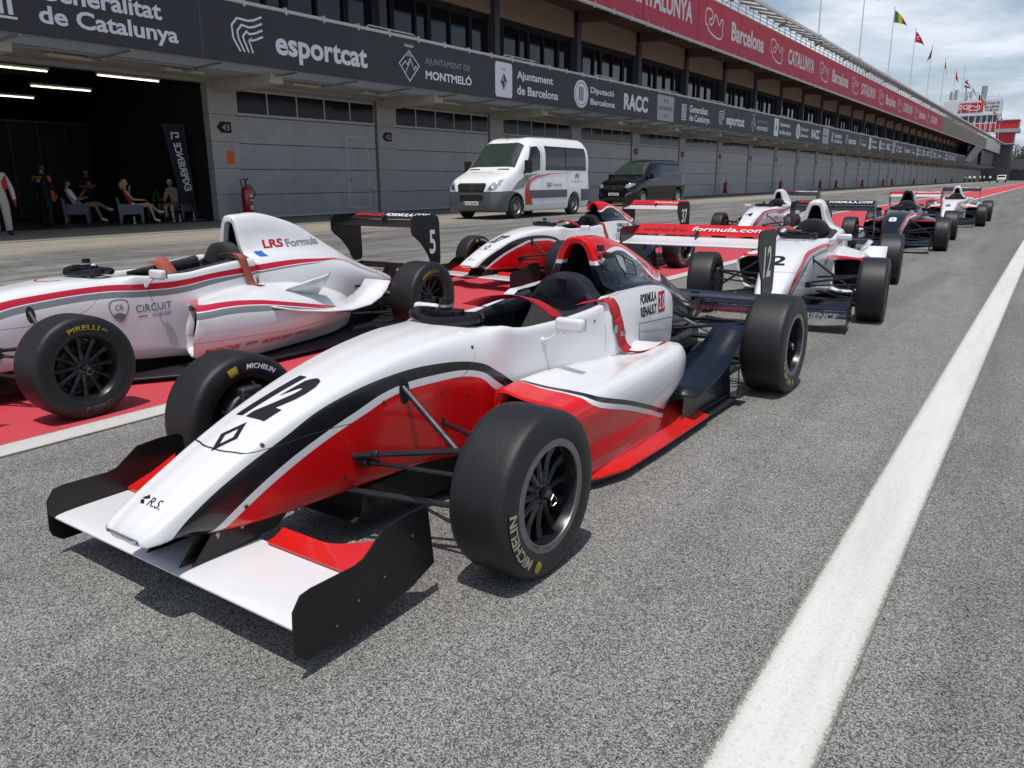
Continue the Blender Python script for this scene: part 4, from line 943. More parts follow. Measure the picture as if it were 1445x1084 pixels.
def strip(name, x0, x1, y0, y1, z, m, seg=1):
    g = MB(); g.bb((x0, y0, z - .02), (x1, y1, z)); return struct(g.build(name, m))
strip('red_strip', -6.55, -4.01, -30, 420, .004, paint_mat('red_paint', (.56, .045, .065), .55))
M_line = paint_mat('line_paint', (.56, .55, .53), .6)
strip('lane_line', -4.03, -3.845, -30, 420, .008, paint_mat('line_paint_mid', (.56, .55, .53), .6, 60, (-4.03, -3.845))); strip('lane_line', -6.70, -6.55, -30, 420, .008, M_line)
strip('lane_line', -.466, -.258, -30, 420, .008, paint_mat('line_paint_near', (.68, .675, .65), .7, 90, (-.466, -.258)))
# concrete apron at the foot of the garages
ap = MB(); M_conc = mat('apron_concrete', (.21, .195, .165), .85, var=.2, vscale=1.5, bump=.2, bscale=12)
for k in range(-3, 42): ap.bb((-22.98, 16.35 + 7.75 * k + .01, -.02), (-18.6, 16.35 + 7.75 * (k + 1), .012))
struct(ap.build('apron_slab', M_conc))

# ------------------------------------------------------------------ pit building
M_door = mat('door_panel', (.34, .345, .355), .35, var=.12, vscale=1.2, bump=.25, bscale=1.4)
def jointed(m):
    N_ = NT(m); nt_ = m.node_tree; b_ = nt_.nodes['Principled BSDF']; z_ = N_.sep(N_.n('ShaderNodeNewGeometry').outputs['Position'])[2]
    d_ = N_.math('ABSOLUTE', N_.math('SUBTRACT', N_.math('FRACT', N_.math('ADD', N_.math('DIVIDE', z_, .85), .5)), .5))
    f_ = N_.math('MULTIPLY', N_.math('LESS_THAN', d_, .009), N_.math('MULTIPLY', N_.math('LESS_THAN', z_, 3.7), N_.math('GREATER_THAN', z_, .4)))
    old = b_.inputs['Base Color'].links[0].from_socket; N_.L(N_.mix(f_, old, (.05, .05, .05)), b_.inputs['Base Color'])
M_frame = mat('light_frame', (.50, .50, .48), .5, var=.05)
M_wall = mat('wall_cladding', (.38, .375, .36), .55, var=.08, vscale=2)
jointed(M_wall)
M_cream = mat('cream_concrete', (.54, .51, .44), .8, var=.1, vscale=2)
M_brown = mat('soffit_boards', (.16, .115, .085), .8, var=.12, vscale=2)
M_bisque = mat('bisque_panel', (.36, .28, .20), .75, var=.06, vscale=1.5)
M_glass = mat('dark_glass', (.012, .013, .016), .06, spec=.6)
M_gw = mat('door_glass', (.008, .007, .008), .14, spec=.22, bump=.25, bscale=3)
M_band = mat('banner_charcoal', (.038, .039, .043), .6, var=.12, vscale=2)
M_bred = mat('banner_red', (.55, .045, .085), .65, var=.10, vscale=3)
M_btxt = mat('banner_letter', (.80, .81, .84), .6)
M_btxt2 = mat('banner_letter_white', (.80, .74, .75), .6)
M_galv = mat('galvanised_steel', (.36, .39, .41), .45, metal=.5, var=.15, vscale=10)
M_pipe = mat('white_pipe', (.62, .61, .58), .5, var=.06)
M_col = mat('column_grey', (.10, .10, .105), .6, var=.08)
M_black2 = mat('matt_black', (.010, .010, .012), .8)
XW = -23.0; P0 = 16.35; BP = 7.75
bld = thing('pit_building', 'long two storey pit building with grey garage doors and dark glazing', 'building', (XW, P0, 0))
BL = Vector((-XW, -P0, 0))
def bpart(mb, name, m, parent=None, **k):
    """parts are modelled in world coordinates and hung on the building"""
    o = mb.build(name, m, parent or bld, **k)
    if (parent or bld) == bld: o.location = BL
    return o
NB = 39; YE = P0 + BP * NB
w = MB()
for k in range(-1, NB):
    y0 = P0 + BP * k
    w.bb((XW - .3, y0 + .02, 0), (XW, y0 + 1.06, 4.34))
w.bb((XW - .3, P0 - 2 * BP, 4.34), (XW + .002, YE, 4.9)); w.bb((XW - .3, P0 - BP - 7, 0), (XW, P0 - BP, 4.34))
wall = bpart(w, 'wall', M_wall)
# doors
def door(k):
    y0 = P0 + BP * k + 1.07; y1 = P0 + BP * (k + 1) - .10
    d = MB()
    for a, b in ((.03, .82), (.84, 1.66), (1.68, 2.50), (2.52, 3.38), (3.40, 4.33)): d.bb((XW - .12, y0, a), (XW - .05, y1, b))
    o = d.build('garage_door', M_door, bld, bevel=.006 if k < 6 else 0); o.location = BL
    f = MB(); fz0, fz1 = 3.44, 4.24
    f.bb((XW - .05, y0 + .03, fz0), (XW - .03, y1 - .03, fz0 + .05)); f.bb((XW - .05, y0 + .03, fz1 - .05), (XW - .03, y1 - .03, fz1))
    n = 5; wd = (y1 - y0 - .06) / n
    for i in range(n + 1): f.bb((XW - .05, y0 + .03 + wd * i - (.0 if i == 0 else .025), fz0 + .05), (XW - .032, y0 + .03 + wd * i + (.05 if i == 0 else .0 if i == n else .025), fz1 - .05))
    f.build('window_frame', M_frame, o); f = MB(); f.bb((XW - .05, y0 + .02, .03), (XW - .035, y1 - .02, .09)); f.build('bottom_seal', M_frame, o)
    gl = MB()
    for i in range(n): gl.bb((XW - .05, y0 + .05 + wd * i, fz0 + .04), (XW - .042, y0 + wd * (i + 1), fz1 - .04))
    gl.build('window_glass', M_gw, o)
    if k >= 0:
        wk = MB(); a, b = y1 - 1.62, y1 - .42
        for p in ((a, .24, a + .05, 2.96), (b - .05, .24, b, 2.96), (a + .05, 2.91, b - .05, 2.96), (a + .05, .24, b - .05, .29)): wk.bb((XW - .05, p[0], p[1]), (XW - .042, p[2], p[3]))
        for z in (.9, 1.65, 2.4): wk.bb((XW - .05, b - .0, z), (XW - .02, b + .03, z + .08), mi=1)
        wk.bb((XW - .05, a + .10, 1.3), (XW - .01, a + .25, 1.33), mi=1)
        wk.build('wicket_door', [mat('wicket_trim', (.50, .51, .52), .5), M_col], o)
    return o
for k in range(0, NB): door(k)
for k in range(0, NB): y1 = P0 + BP * (k + 1); bk = MB(); bk.bb((XW - .25, y1 - .10, 0), (XW - .22, y1 + .02, 4.34)); bpart(bk, 'door_gap', M_black2)
# cantilever beams, soffit, battens, walkway
for k in range(-2, NB):
    y0 = P0 + BP * k + .28
    b = MB(); b.prism([(XW, 4.06), (-20.2, 4.16), (-20.2, 4.44), (XW, 4.44)], y0, y0 + .50, 'xz'); bpart(b, 'beam', M_cream, bevel=.01 if k < 8 else 0)
b = MB(); b.bb((XW, P0 - 3 * BP, 4.44), (-20.80, YE, 4.88)); bpart(b, 'balcony_slab', M_cream)
gr = MB()
y = P0 - 2.6 * BP
while y < YE:
    st_ = .085 if y < 45 else .34; gr.add([(-20.78, y, 4.45), (-19.26, y, 4.45), (-19.26, y + st_ * .72, 4.45), (-20.78, y + st_ * .72, 4.45)], [(0, 1, 2, 3)]); y += st_
for xx in (-20.76, -20.45, -20.14, -19.85, -19.56, -19.27): gr.bb((xx - .02, P0 - 2.6 * BP, 4.462), (xx + .02, YE, 4.485))
mt2, nt2, b2 = _setup('grating_mesh'); b2.inputs['Base Color'].default_value = (.86, .92, .97, 1); b2.inputs['Roughness'].default_value = .5
t2 = nt2.nodes.new('ShaderNodeBsdfTranslucent'); t2.inputs[0].default_value = (.90, .97, 1., 1); m2 = nt2.nodes.new('ShaderNodeMixShader'); m2.inputs[0].default_value = .6
nt2.links.new(b2.outputs[0], m2.inputs[1]); nt2.links.new(t2.outputs[0], m2.inputs[2]); nt2.links.new(m2.outputs[0], nt2.nodes['Material Output'].inputs[0])
bpart(gr, 'walkway_grating', mt2)
sr = MB(); yy = P0 - 2.6 * BP
sr.bb((-19.30, P0 - 2.6 * BP, 4.40), (-19.22, YE, 4.425)); sr.bb((-20.84, P0 - 2.6 * BP, 4.37), (-20.78, YE, 4.43))
k = 0
while yy < YE:
    sr.tube([(-20.9, yy, 4.33), (-19.22, yy, 4.40)], .035, 6); sr.bb((-20.98, yy - .06, 4.30), (-20.80, yy + .22, 4.40)); yy += BP / 3
bpart(sr, 'walkway_bracket', M_galv)
for k in range(-1, NB):
    for q in (2.0, 5.2): y0 = P0 + BP * k + q; lm = MB(); lm.bb((-21.35, y0, 4.30), (-21.15, y0 + 1.25, 4.37)); lm.bb((-21.3, y0 + .1, 4.37), (-21.2, y0 + .2, 4.44)); lm.bb((-21.3, y0 + 1.05, 4.37), (-21.2, y0 + 1.15, 4.44)); bpart(lm, 'soffit_lamp', mat('lamp_batten', (.55, .52, .45), .5))
# first floor
f1 = MB(); f1.bb((XW - .3, P0 - 2.5 * BP, 4.9), (XW - .25, YE, 8.75)); bpart(f1, 'glazing', M_glass)
mu = MB(); yy = P0 - 2.5 * BP
for k in range(-3, NB):
    for q in (1.2, 2.7, 3.5, 5.0, 6.4): y0 = P0 + BP * k + q; mu.bb((XW - .25, y0, 4.9), (XW - .15, y0 + (.12 if q in (2.7, 5.0) else .25), 8.75))
    mu.bb((XW - .25, P0 + BP * k + .9, 8.45), (XW - .16, P0 + BP * (k + 1), 8.7)); mu.bb((XW - .25, P0 + BP * k + .9, 4.9), (XW - .16, P0 + BP * (k + 1), 5.2))
bpart(mu, 'mullions', M_black2)
for k in range(-3, NB): y0 = P0 + BP * k + .75; cp = MB(); cp.bb((XW - .25, y0, 8.75), (XW - .02, y0 + BP - .55, 10.1)); bpart(cp, 'cream_panel', M_bisque)
for k in range(-3, NB):
    y0 = P0 + BP * k + 1.2
    c = MB(); c.bb((XW - .25, y0 - .95, 4.88), (XW + .18, y0 - .55, 10.1)); bpart(c, 'column', M_col)
for k in range(-3, NB): y0 = P0 + BP * k + .25; bm_ = MB(); bm_.prism([(XW, 9.55), (-19.35, 9.35), (-19.35, 9.75), (XW, 10.1)], y0, y0 + .4, 'xz'); bpart(bm_, 'roof_beam', M_brown)
so = MB(); so.prism([(XW - .3, 10.1), (-19.3, 9.75), (-19.3, 9.95), (XW - .3, 10.3)], P0 - 3 * BP, YE + 8, 'xz'); so.bb((XW - 14, P0 - 3 * BP, 10.32), (-19.4, YE + 8, 10.5)); bpart(so, 'soffit', M_brown)
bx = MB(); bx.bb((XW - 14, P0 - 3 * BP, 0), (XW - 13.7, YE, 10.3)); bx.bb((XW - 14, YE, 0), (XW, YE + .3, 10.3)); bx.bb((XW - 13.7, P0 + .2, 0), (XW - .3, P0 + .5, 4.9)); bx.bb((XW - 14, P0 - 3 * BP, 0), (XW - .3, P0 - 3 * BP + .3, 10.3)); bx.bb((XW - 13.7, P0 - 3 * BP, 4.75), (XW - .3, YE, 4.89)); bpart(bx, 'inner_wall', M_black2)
# lower rail above the dark banner
rl = MB(); rl.tube([(-19.2, P0 - 2.6 * BP, 6.01), (-19.2, 215, 6.01)], .055, 8)
yy = P0 - 2.6 * BP
while yy < 215: rl.bb((-19.28, yy, 5.90), (-19.12, yy + .05, 6.10)); yy += 1.45
for k in range(-2, 25): y0 = P0 + BP * k + 3.5; rl.tube([(-19.3, y0, 6.02), (-19.3, y0 + .2, 6.16), (-19.3, y0 + 2.4, 6.16), (-19.3, y0 + 2.6, 6.02)], .025, 6)
bpart(rl, 'balcony_rail', M_pipe)
# upper rail, roof edge
ur = MB(); ur.tube([(-19.2, P0 - 2.6 * BP, 9.19), (-19.2, YE + 12, 9.19)], .085, 8); ur.tube([(-19.22, P0 - 2.6 * BP, 11.93), (-19.22, YE + 12, 11.93)], .05, 8)
yy = P0 - 2.6 * BP
while yy < 170: ur.bb((-19.2, yy, 9.05), (-19.1, yy + .04, 9.35)); yy += 1.94
bpart(ur, 'roof_rail', M_pipe)
ps = MB(); yy = P0 - 2.6 * BP
while yy < YE + 12: ps.bb((-19.32, yy, 11.9), (-19.26, yy + .07, 12.75)); yy += 1.55
for z in (12.2, 12.45, 12.75): ps.tube([(-19.29, P0 - 2.6 * BP, z), (-19.29, YE + 12, z)], .028, 6)
bpart(ps, 'terrace_rail', M_pipe)
tr = MB(); tr.bb((-24.5, P0 - 2.6 * BP, 10.52), (-19.4, YE + 12, 11.88)); tr.prism([(-24.5, 11.9), (-20.6, 11.9), (-24.5, 13.3)], P0 - 2.6 * BP, YE + 12, 'xz'); bpart(tr, 'terrace', mat('terrace_brown', (.20, .15, .13), .85, var=.2, vscale=4))
# outward canopy seen from below: ribs, translucent sheet, edge beam
yy = 40.; q = 0; cn = MB(); M_rib = mat('rib_grey', (.22, .22, .22), .6)
while yy < YE + 12:
    cn.prism([(-19.35, 12.55), (-17.6, 12.12), (-17.6, 12.20), (-19.35, 12.72)], yy, yy + .08, 'xz'); yy += BP / 4; q += 1
    if q < 99: bpart(cn, 'canopy_rib', M_rib); cn = MB()
bpart(cn, 'canopy_rib', M_rib)['kind'] = 'stuff'
cs = MB(); cs.add([(-19.32, P0 - 2.6 * BP, 12.74), (-17.6, P0 - 2.6 * BP, 12.23), (-17.6, YE + 12, 12.23), (-19.32, YE + 12, 12.74)], [(0, 1, 2, 3)])
mt, nt_, b_ = _setup('canopy_sheet'); b_.inputs['Base Color'].default_value = (.62, .63, .62, 1); b_.inputs['Roughness'].default_value = .6; b_.inputs['Transmission Weight'].default_value = 0
tl = nt_.nodes.new('ShaderNodeBsdfTranslucent'); tl.inputs[0].default_value = (.60, .62, .62, 1); mxs = nt_.nodes.new('ShaderNodeMixShader'); mxs.inputs[0].default_value = .6
nt_.links.new(b_.outputs[0], mxs.inputs[1]); nt_.links.new(tl.outputs[0], mxs.inputs[2]); nt_.links.new(mxs.outputs[0], nt_.nodes['Material Output'].inputs[0])
bpart(cs, 'canopy_sheet', mt)
ce = MB(); ce.bb((-17.66, P0 - 2.6 * BP, 12.13), (-17.54, YE + 12, 12.33)); bpart(ce, 'canopy_edge', M_pipe)
for k in range(0, 22):
    y0 = 31 + k * 10.6; fl = MB(); fl.tube([(-19.15, y0, 12.0), (-18.75, y0 + .05, 12.25)], .03, 6); fl.box((-18.55, y0 + .05, 12.28), (.62, .40, .12), rot=(0, -.35, 0)); bpart(fl, 'floodlight', mat('lamp_housing', (.25, .20, .16), .5), bevel=.02)
# grey and white cladding where the red banner ends
lv = MB(); yy = 165.6
while yy < 268: lv.bb((-19.22, yy, 9.28), (-19.14, yy + .55, 11.85)); yy += .7
bpart(lv, 'louvre', mat('louvre_grey', (.30, .28, .24), .7, var=.1)); lw = MB(); lw.bb((-19.22, 268.5, 9.28), (-19.14, YE + 12, 11.85)); bpart(lw, 'end_cladding', mat('end_white', (.60, .62, .65), .5))
en = MB(); en.prism([(215, 4.9), (232, 4.9), (262, 9.2), (240, 9.2)], -19.6, -19.3, 'yz'); en.prism([(262, 4.9), (300, 4.9), (262, 9.0)], -19.7, -19.4, 'yz', mi=1); en.bb((-20.5, 232, 4.9), (-20.2, YE, 9.2), mi=1); bpart(en, 'stair_screen', [mat('screen_grey', (.25, .24, .23), .6, var=.4, vscale=.3), M_col])

# number plates of the garages
for k, num in enumerate(range(43, 28, -1)):
    y0 = P0 + BP * k + .25; cz = 3.0
    s = MB(); s.prism([(y0, cz), (y0 + .17, cz + .175), (y0 + .56, cz + .175), (y0 + .56, cz - .175), (y0 + .17, cz - .175)], XW + .004, XW + .012, 'yz')
    so_ = s.build('number_plate', M_black2); tag(so_, f'black arrow shaped plate reading {num} on a pillar beside a garage door', 'number plate', 'garage number plates')
    text(str(num), .30, .20, plane_fn((XW + .014, y0 + .35, cz), (0, 1, 0), (0, 0, 1)), 'lettering', mat('plate_letter', (.35, .34, .30), .5), so_, bold=.02)
s = MB(); s.bb((XW + .004, 16.87, 1.84), (XW + .009, 17.18, 2.26)); s.bb((XW + .004, 16.835, 1.90), (XW + .008, 16.868, 2.25), mi=1)
tag(s.build('paper_notice', [mat('orange_paper', (.70, .13, .04), .7, var=.05), M_frame]), 'orange sheet of paper taped to the pillar under the number 43', 'notice')

# ------------------------------------------------------------------ banners
XF = -19.15
bn = thing('sponsor_banner', 'charcoal banner with sponsor names above the garage doors', 'banner', (XF, 0, 4.4))
o = MB(); o.bb((XF - .05, P0 - 2.6 * BP, 4.42), (XF, 214, 5.93)); c = o.build('cloth', M_band, bn); OFF = Vector((-XF, 0, -4.4)); c.location = OFF
for y0 in (13.63, 34.0, 47.0, 62.0, 83.0, 103.0, 125.0): sj = MB(); sj.bb((XF + .001, y0, 4.43), (XF + .003, y0 + .025, 5.92)); sj.build('seam', M_col, bn).location = OFF
def bt_(body, y0, y1, zc, h, bold=.026, par=bn, m=None, sp=1.):
    t_ = text(body, y1 - y0, h, plane_fn((XF + .006, (y0 + y1) / 2, zc), (0, 1, 0), (0, 0, 1)), 'lettering', m or M_btxt, par, bold=bold, spacing=sp); t_.location = OFF; return t_
def bpoly(polys, y, z, m=None, name='emblem', x=.006):
    p = poly_fn(polys, plane_fn((XF + x, y, z), (0, 1, 0), (0, 0, 1)), name, m or M_btxt, bn); p.location = OFF; return p
CIR = lambda rx, ry, n=24: [(rx * math.cos(2 * PI * i / n), ry * math.sin(2 * PI * i / n)) for i in range(n)]
PER = 37.6
for r in range(0, 5):
    D = PER * r; far = r > 1
    if D > 190: break
    # regional government mark
    bpoly([[(-.40 + i * .19, -.36), (-.40 + i * .19 + .10, -.36), (-.40 + i * .19 + .10, .36), (-.40 + i * .19, .36)] for i in range(4)] + stroke([(-.46, -.42), (.34, -.42)], .05) + stroke([(-.46, .42), (.34, .42)], .05), 8.75 + D, 5.12)
    bt_('Generalitat', 9.55 + D, 12.55 + D, 5.38, .42); bt_('de Catalunya', 9.55 + D, 12.95 + D, 4.82, .50)
    # flame mark and name
    for i in range(4):
        bpoly(stroke([(-.22 + i * .17 - .03 * i, -.42), (-.42 + i * .17, -.10), (-.44 + i * .17, .22 - i * .12), (-.25 + i * .14, .42 - i * .15), (.12, .40 - i * .17), (.30, .44 - i * .17), (.58, .56 - i * .17)], .055), 15.05 + D, 5.15)
    bt_('esportcat', 16.05 + D, 19.75 + D, 4.98, .76, bold=.03)
    # town crest
    bpoly(stroke([(0, .36), (.52, -.08), (0, -.62), (-.52, -.08)], .035, True) + stroke([(-.38, -.16), (-.2, .02), (-.1, -.1), (.05, .12), (.25, -.25), (.32, -.1), (.42, -.18)], .03) + stroke([(-.22, -.36), (.05, .02)], .025) + stroke([(-.22, .50), (.22, .50)], .03) + [[(-.2 + i * .11, .18), (-.16 + i * .11, .18), (-.03 + i * .02, .36)] for i in range(4)] + [[(-.2 + i * .1, .52), (-.16 + i * .1, .52), (-.18 + i * .1, .60)] for i in range(5)], 21.8 + D, 5.22)
    bt_('AJUNTAMENT DE', 22.65 + D, 25.25 + D, 5.33, .27, bold=.0, m=M_silver); bt_('MONTMELÓ', 22.65 + D, 25.35 + D, 4.93, .36, bold=.03)
    rr = [(x * .60, z * .66) for x, z in ((-1, -.8), (-.9, -1), (.9, -1), (1, -.8), (1, .8), (.9, 1), (-.9, 1), (-1, .8))]
    bpoly([rr], 27.5 + D, 5.17); bpoly([[(0, .28), (.24, -.05), (0, -.40), (-.24, -.05)]], 27.5 + D, 5.17, m=M_band, x=.008); bpoly([[(-.24, -.05), (0, .28), (0, -.05)], [(0, -.05), (.24, -.05), (0, -.40)]] + stroke([(-.1, .36), (.1, .36), (.12, .44), (-.12, .44)], .03, True), 27.5 + D, 5.17, m=M_silver, x=.010)
    bt_('Ajuntament', 28.45 + D, 31.3 + D, 5.42, .42); bt_('de Barcelona', 28.45 + D, 31.75 + D, 4.88, .36)
    bpoly([CIR(.68, .62)], 33.85 + D, 5.15); bpoly(stroke(CIR(.55, .5), .03, True) + [[(-.22 + i * .16, -.3), (-.13 + i * .16, -.3), (-.13 + i * .16, .3), (-.22 + i * .16, .3)] for i in range(3)], 33.85 + D, 5.15, m=M_band, x=.008)
    bt_('Diputació', 34.75 + D, 37.2 + D, 5.36, .36); bt_('Barcelona', 34.75 + D, 37.3 + D, 4.88, .28)
    bt_('RACC', 38.3 + D, 41.2 + D, 5.15, .82, bold=.04)
    bpoly([[(-1.15, -.68), (1.15, -.68), (1.15, .68), (-1.15, .68)]], 43.6 + D, 5.15, m=M_silver); t_ = bt_('CATALUNYA', 42.65 + D, 44.55 + D, 5.15, .20, m=M_band); t_.location = OFF + Vector((.003, 0, 0))
    bpoly([[(x - .1, z), (x, z + .16 * q), (x + .1, z), (x, z - .1 * q)] for x in (-.18, .18) for z, q in ((.38, 1), (-.38, -1))], 43.6 + D, 5.15, m=M_band, x=.008)
rb = thing('circuit_banner', 'long red banner along the roof edge with white names and track outlines', 'banner', (XF, 0, 9.2))
o = MB(); o.bb((XF - .05, P0 - 2.6 * BP, 9.26), (XF, 165.4, 11.86)); c = o.build('cloth', M_bred, rb); OFR = Vector((-XF, 0, -9.2)); c.location = OFR
yy = 40.2; M_sr = mat('seam_red', (.22, .02, .04), .7)
while yy < 165:
    sj = MB(); sj.bb((XF + .001, yy, 9.28), (XF + .003, yy + .10, 11.84)); sj.build('seam', M_sr, rb).location = OFR
    sj = MB(); sj.bb((XF + .001, yy - 3.9, 9.28), (XF + .002, yy - 3.86, 11.84)); sj.build('seam', M_sr, rb).location = OFR; yy += 7.6
track = [(-.9, -.25), (-1.0, .35), (-.85, .62), (-.35, .62), (-.20, .40), (-.35, .18), (-.55, .10), (-.50, -.12), (-.25, -.12), (.05, .45), (.12, .50), (.55, .0), (.62, .02), (.72, .30), (.88, .38), (.98, .22), (.92, -.10), (.95, -.55), (.70, -.78), (-.60, -.50), (-.72, -.28), (-.86, -.22)]
for n_ in range(-1, 5):
    D = 28.0 * n_
    for kind_, yc, wd in (('logo', 50.5, 0), ('Barcelona', 57.1, 6.9), ('logo', 63.8, 0), ('CATALUNYA', 70.9, 8.0)):
        y_ = yc + D
        if y_ > 160 or y_ < 22: continue
        if kind_ == 'logo':
            p = poly_fn(stroke([tuple(q) for q in crom([(a * 1.55, b * 1.02) for a, b in track], 3, True)], .11, True), plane_fn((XF + .006, y_, 10.62), (0, 1, 0), (0, 0, 1)), 'emblem', M_btxt2, rb)
        else: p = text(kind_, wd, 1.15, plane_fn((XF + .006, y_, 10.62), (0, 1, 0), (0, 0, 1)), 'lettering', M_btxt2, rb, bold=.03)
        p.location = OFR
# ------------------------------------------------------------------ flagpoles
def stripes(m_list, horiz): return m_list, horiz
FC = dict(g=(.02, .22, .06), y=(.62, .45, .03), r=(.50, .02, .03), w=(.72, .72, .72), n=(.012, .02, .10), k=(.015, .015, .015), dg=(.01, .09, .05), lb=(.2, .4, .65))
FL = [('blue, white and red', 'nwr', 0), ('navy, white and red', 'nwr', 0), ('green, yellow and red', 'gyr', 0), ('red with a small white mark', 'r', 0), ('dark blue and red', 'nr', 0), ('black, green and red', 'kdr', 0), ('plain red', 'r', 0), ('red, white and black', 'rwk', 1), ('light blue and white', 'bw', 1), ('black, yellow and red', 'kyr', 0), ('red and white', 'rw', 0), ('white, red and blue', 'wrn', 0), ('yellow and red', 'yr', 1), ('orange and white', 'yw', 0), ('green and white', 'gw', 0)]
key = {'d': 'dg', 'b': 'lb'}
for i, (nm, cs_, hz) in enumerate(FL):
    y0 = 69.3 + 15.5 * i
    t = thing('flagpole', ('%s flagpole on the roof edge, with a limp %s flag' % (['first', 'second', 'third', 'fourth', 'fifth', 'sixth', 'seventh', 'eighth', 'ninth', 'tenth', 'eleventh', 'twelfth', 'thirteenth', 'fourteenth', 'fifteenth'][i], nm)), 'flagpole', (-17.6, y0, 12.25), 0, 'flagpoles along the roof edge')
    p = MB(); p.tube([(0, 0, 0), (0, 0, 7.0)], [.065, .035], 8); p.cyl((0, 0, 6.98), (0, 0, 7.08), .07, 8); p.box((0, 0, .04), (.5, .3, .10)); p.tube([(-.03, -.25, .1), (0, 0, .5)], .02, 6); p.build('pole', M_pipe, t)
    f = MB(); n = len(cs_); rnd = random.Random(i); aw = rnd.uniform(-.25, .45); W_ = [1.55, 1.5, 1.6, 1.25, .75, .45, .75, 1.3, 1.0, 1.0, .9, .8, .9, .8, .8][i]; drop = [1.3, 1.3, 1.2, 1.2, 1.9, 2.1, 1.9, 1.0, 1.1, 1.0, 1.3, 1.4, 1, 1, 1][i]
    sgn = -1 if i == 4 else 1
    rows = []
    for a in range(13):
        ta = a / 12; row = []
        for b in range(9):
            tb = b / 8
            fold = math.sin(ta * 9 + tb * 2 + i) * .13 * ta
            hgt = 1.25 if i != 5 else 1.0
            row.append((.05 + sgn * W_ * ta * (.75 + .25 * tb) * .9, -.2 * ta + fold, 6.75 - tb * hgt * (1 - .15 * ta) - drop * ta * (.6 + .4 * ta) * (.6 + .4 * (1 - tb))))
        rows.append(row)
    f.grid(rows, mif=(lambda a, b: min(n - 1, int(b / 8 * n))) if hz else (lambda a, b: min(n - 1, int(a / 12 * n))))
    fo = f.build('flag', [mat('flag_' + c, FC[key.get(c, c)], .8) for c in cs_], t, merge=False)
    if i == 3: poly_fn(stroke([(.17 * math.cos(t), .17 * math.sin(t)) for t in np.arange(.9, 5.5, .4)], .07), plane_fn((.45, -.30, 5.9), (1, 0, -.6), (0, 0, 1)), 'emblem', M_tw, fo)

# ------------------------------------------------------------------ control tower
TY0 = 330.
tw = thing('control_tower', 'control tower with red bands and a white sign past the pit building', 'tower', (-27, TY0, 0)); TL = Vector((27, -TY0, 0))
M_tred = mat('tower_red', (.48, .02, .03), .5); M_twh = mat('tower_white', (.62, .66, .72), .5); M_tgl = mat('tower_glass', (.05, .06, .08), .15)
def tp(name, m, fn, par=None):
    b = MB(); fn(b); o = b.build(name, m, par or tw); o.location = TL if par is None else (0, 0, 0); return o
tp('shaft', M_col, lambda b: (b.bb((-30, TY0 + 3, 0), (-16, TY0 + 16, 12.4)), b.bb((-37, TY0 + 5, 0), (-28, TY0 + 14, 16))))
tp('red_box', M_tred, lambda b: (b.bb((-21, TY0, 12.6), (-15.6, TY0 + 10, 16.2)), b.bb((-21.2, TY0 - .5, 17.6), (-14.7, TY0 + 10, 20.2)), b.bb((-37.5, TY0 - .4, 16.9), (-21.3, TY0 + 10, 19.4))))
tp('deck', mat('tower_grey', (.36, .36, .36), .6), lambda b: (b.bb((-21.5, TY0 - 1, 16.25), (-14.2, TY0 + 10, 17.5)), b.bb((-21.3, TY0 - .6, 12.3), (-15.2, TY0 + 10, 12.6)), b.bb((-21.2, TY0 - .8, 20.2), (-14.5, TY0 + 10, 20.45))))
tp('sign_box', M_twh, lambda b: (b.bb((-38.5, TY0, 22.9), (-20.6, TY0 + 8, 27.4)), b.bb((-38, TY0 - .3, 22.2), (-20.5, TY0 + 9, 22.9)), b.bb((-38, TY0 - .2, 19.4), (-20.8, TY0 + 9, 19.7))))
tp('window_band', M_tgl, lambda b: b.bb((-37.6, TY0 + .3, 19.7), (-21, TY0 + 8.5, 22.2)))
tp('window_posts', M_twh, lambda b: [b.bb((-37.6 + i * 1.85, TY0 + .15, 19.7), (-37.35 + i * 1.85, TY0 + .4, 22.2)) for i in range(10)])
tp('lattice', M_twh, lambda b: [b.bb((-36 + i * 1.6, TY0 - 1.0, 9 + (0 if i < 9 else 2)), (-35.75 + i * 1.6, TY0 - .7, 20)) for i in range(10)] + [b.bb((-36, TY0 - 1.0, z), (-21, TY0 - .7, z + .25)) for z in (11, 12.6, 14.2, 15.8)])
tp('sign_red', M_tred, lambda b: (b.bb((-33.6, TY0 - .15, 23.3), (-26.6, TY0, 26.6)), b.bb((-26.5, TY0 - .12, 23.4), (-26.0, TY0, 27.3))))
o = poly_fn(stroke([tuple(q) for q in crom([(a * 2.6, b * 1.25) for a, b in track], 2, True)], .28, True), plane_fn((-29.6, TY0 - .2, 25.0), (1, 0, 0), (0, 0, 1)), 'emblem', M_tw, tw); o.location = TL
o = poly_fn([[(-.5 + .5 * (i % 2) + a, j * .5), (0 + .5 * (i % 2) + a, j * .5), (0 + .5 * (i % 2) + a, j * .5 + .5), (-.5 + .5 * (i % 2) + a, j * .5 + .5)] for i, j, a in ((0, 0, 0), (1, 1, 0), (0, 2, 0), (1, 3, 0), (0, 4, 0))], plane_fn((-33.3, TY0 - .22, 24.0), (1, 0, 0), (0, 0, 1)), 'chequers', M_tw, tw); o.location = TL
for s_, z, h, wd in (('Circuit de', 26.3, .85, 4.3), ('Barcelona', 25.1, .9, 4.3), ('Catalunya', 23.9, .8, 3.9)):
    o = text(s_, wd, h, plane_fn((-23.3, TY0 - .1, z), (1, 0, 0), (0, 0, 1)), 'lettering', M_tk, tw, bold=.02); o.location = TL
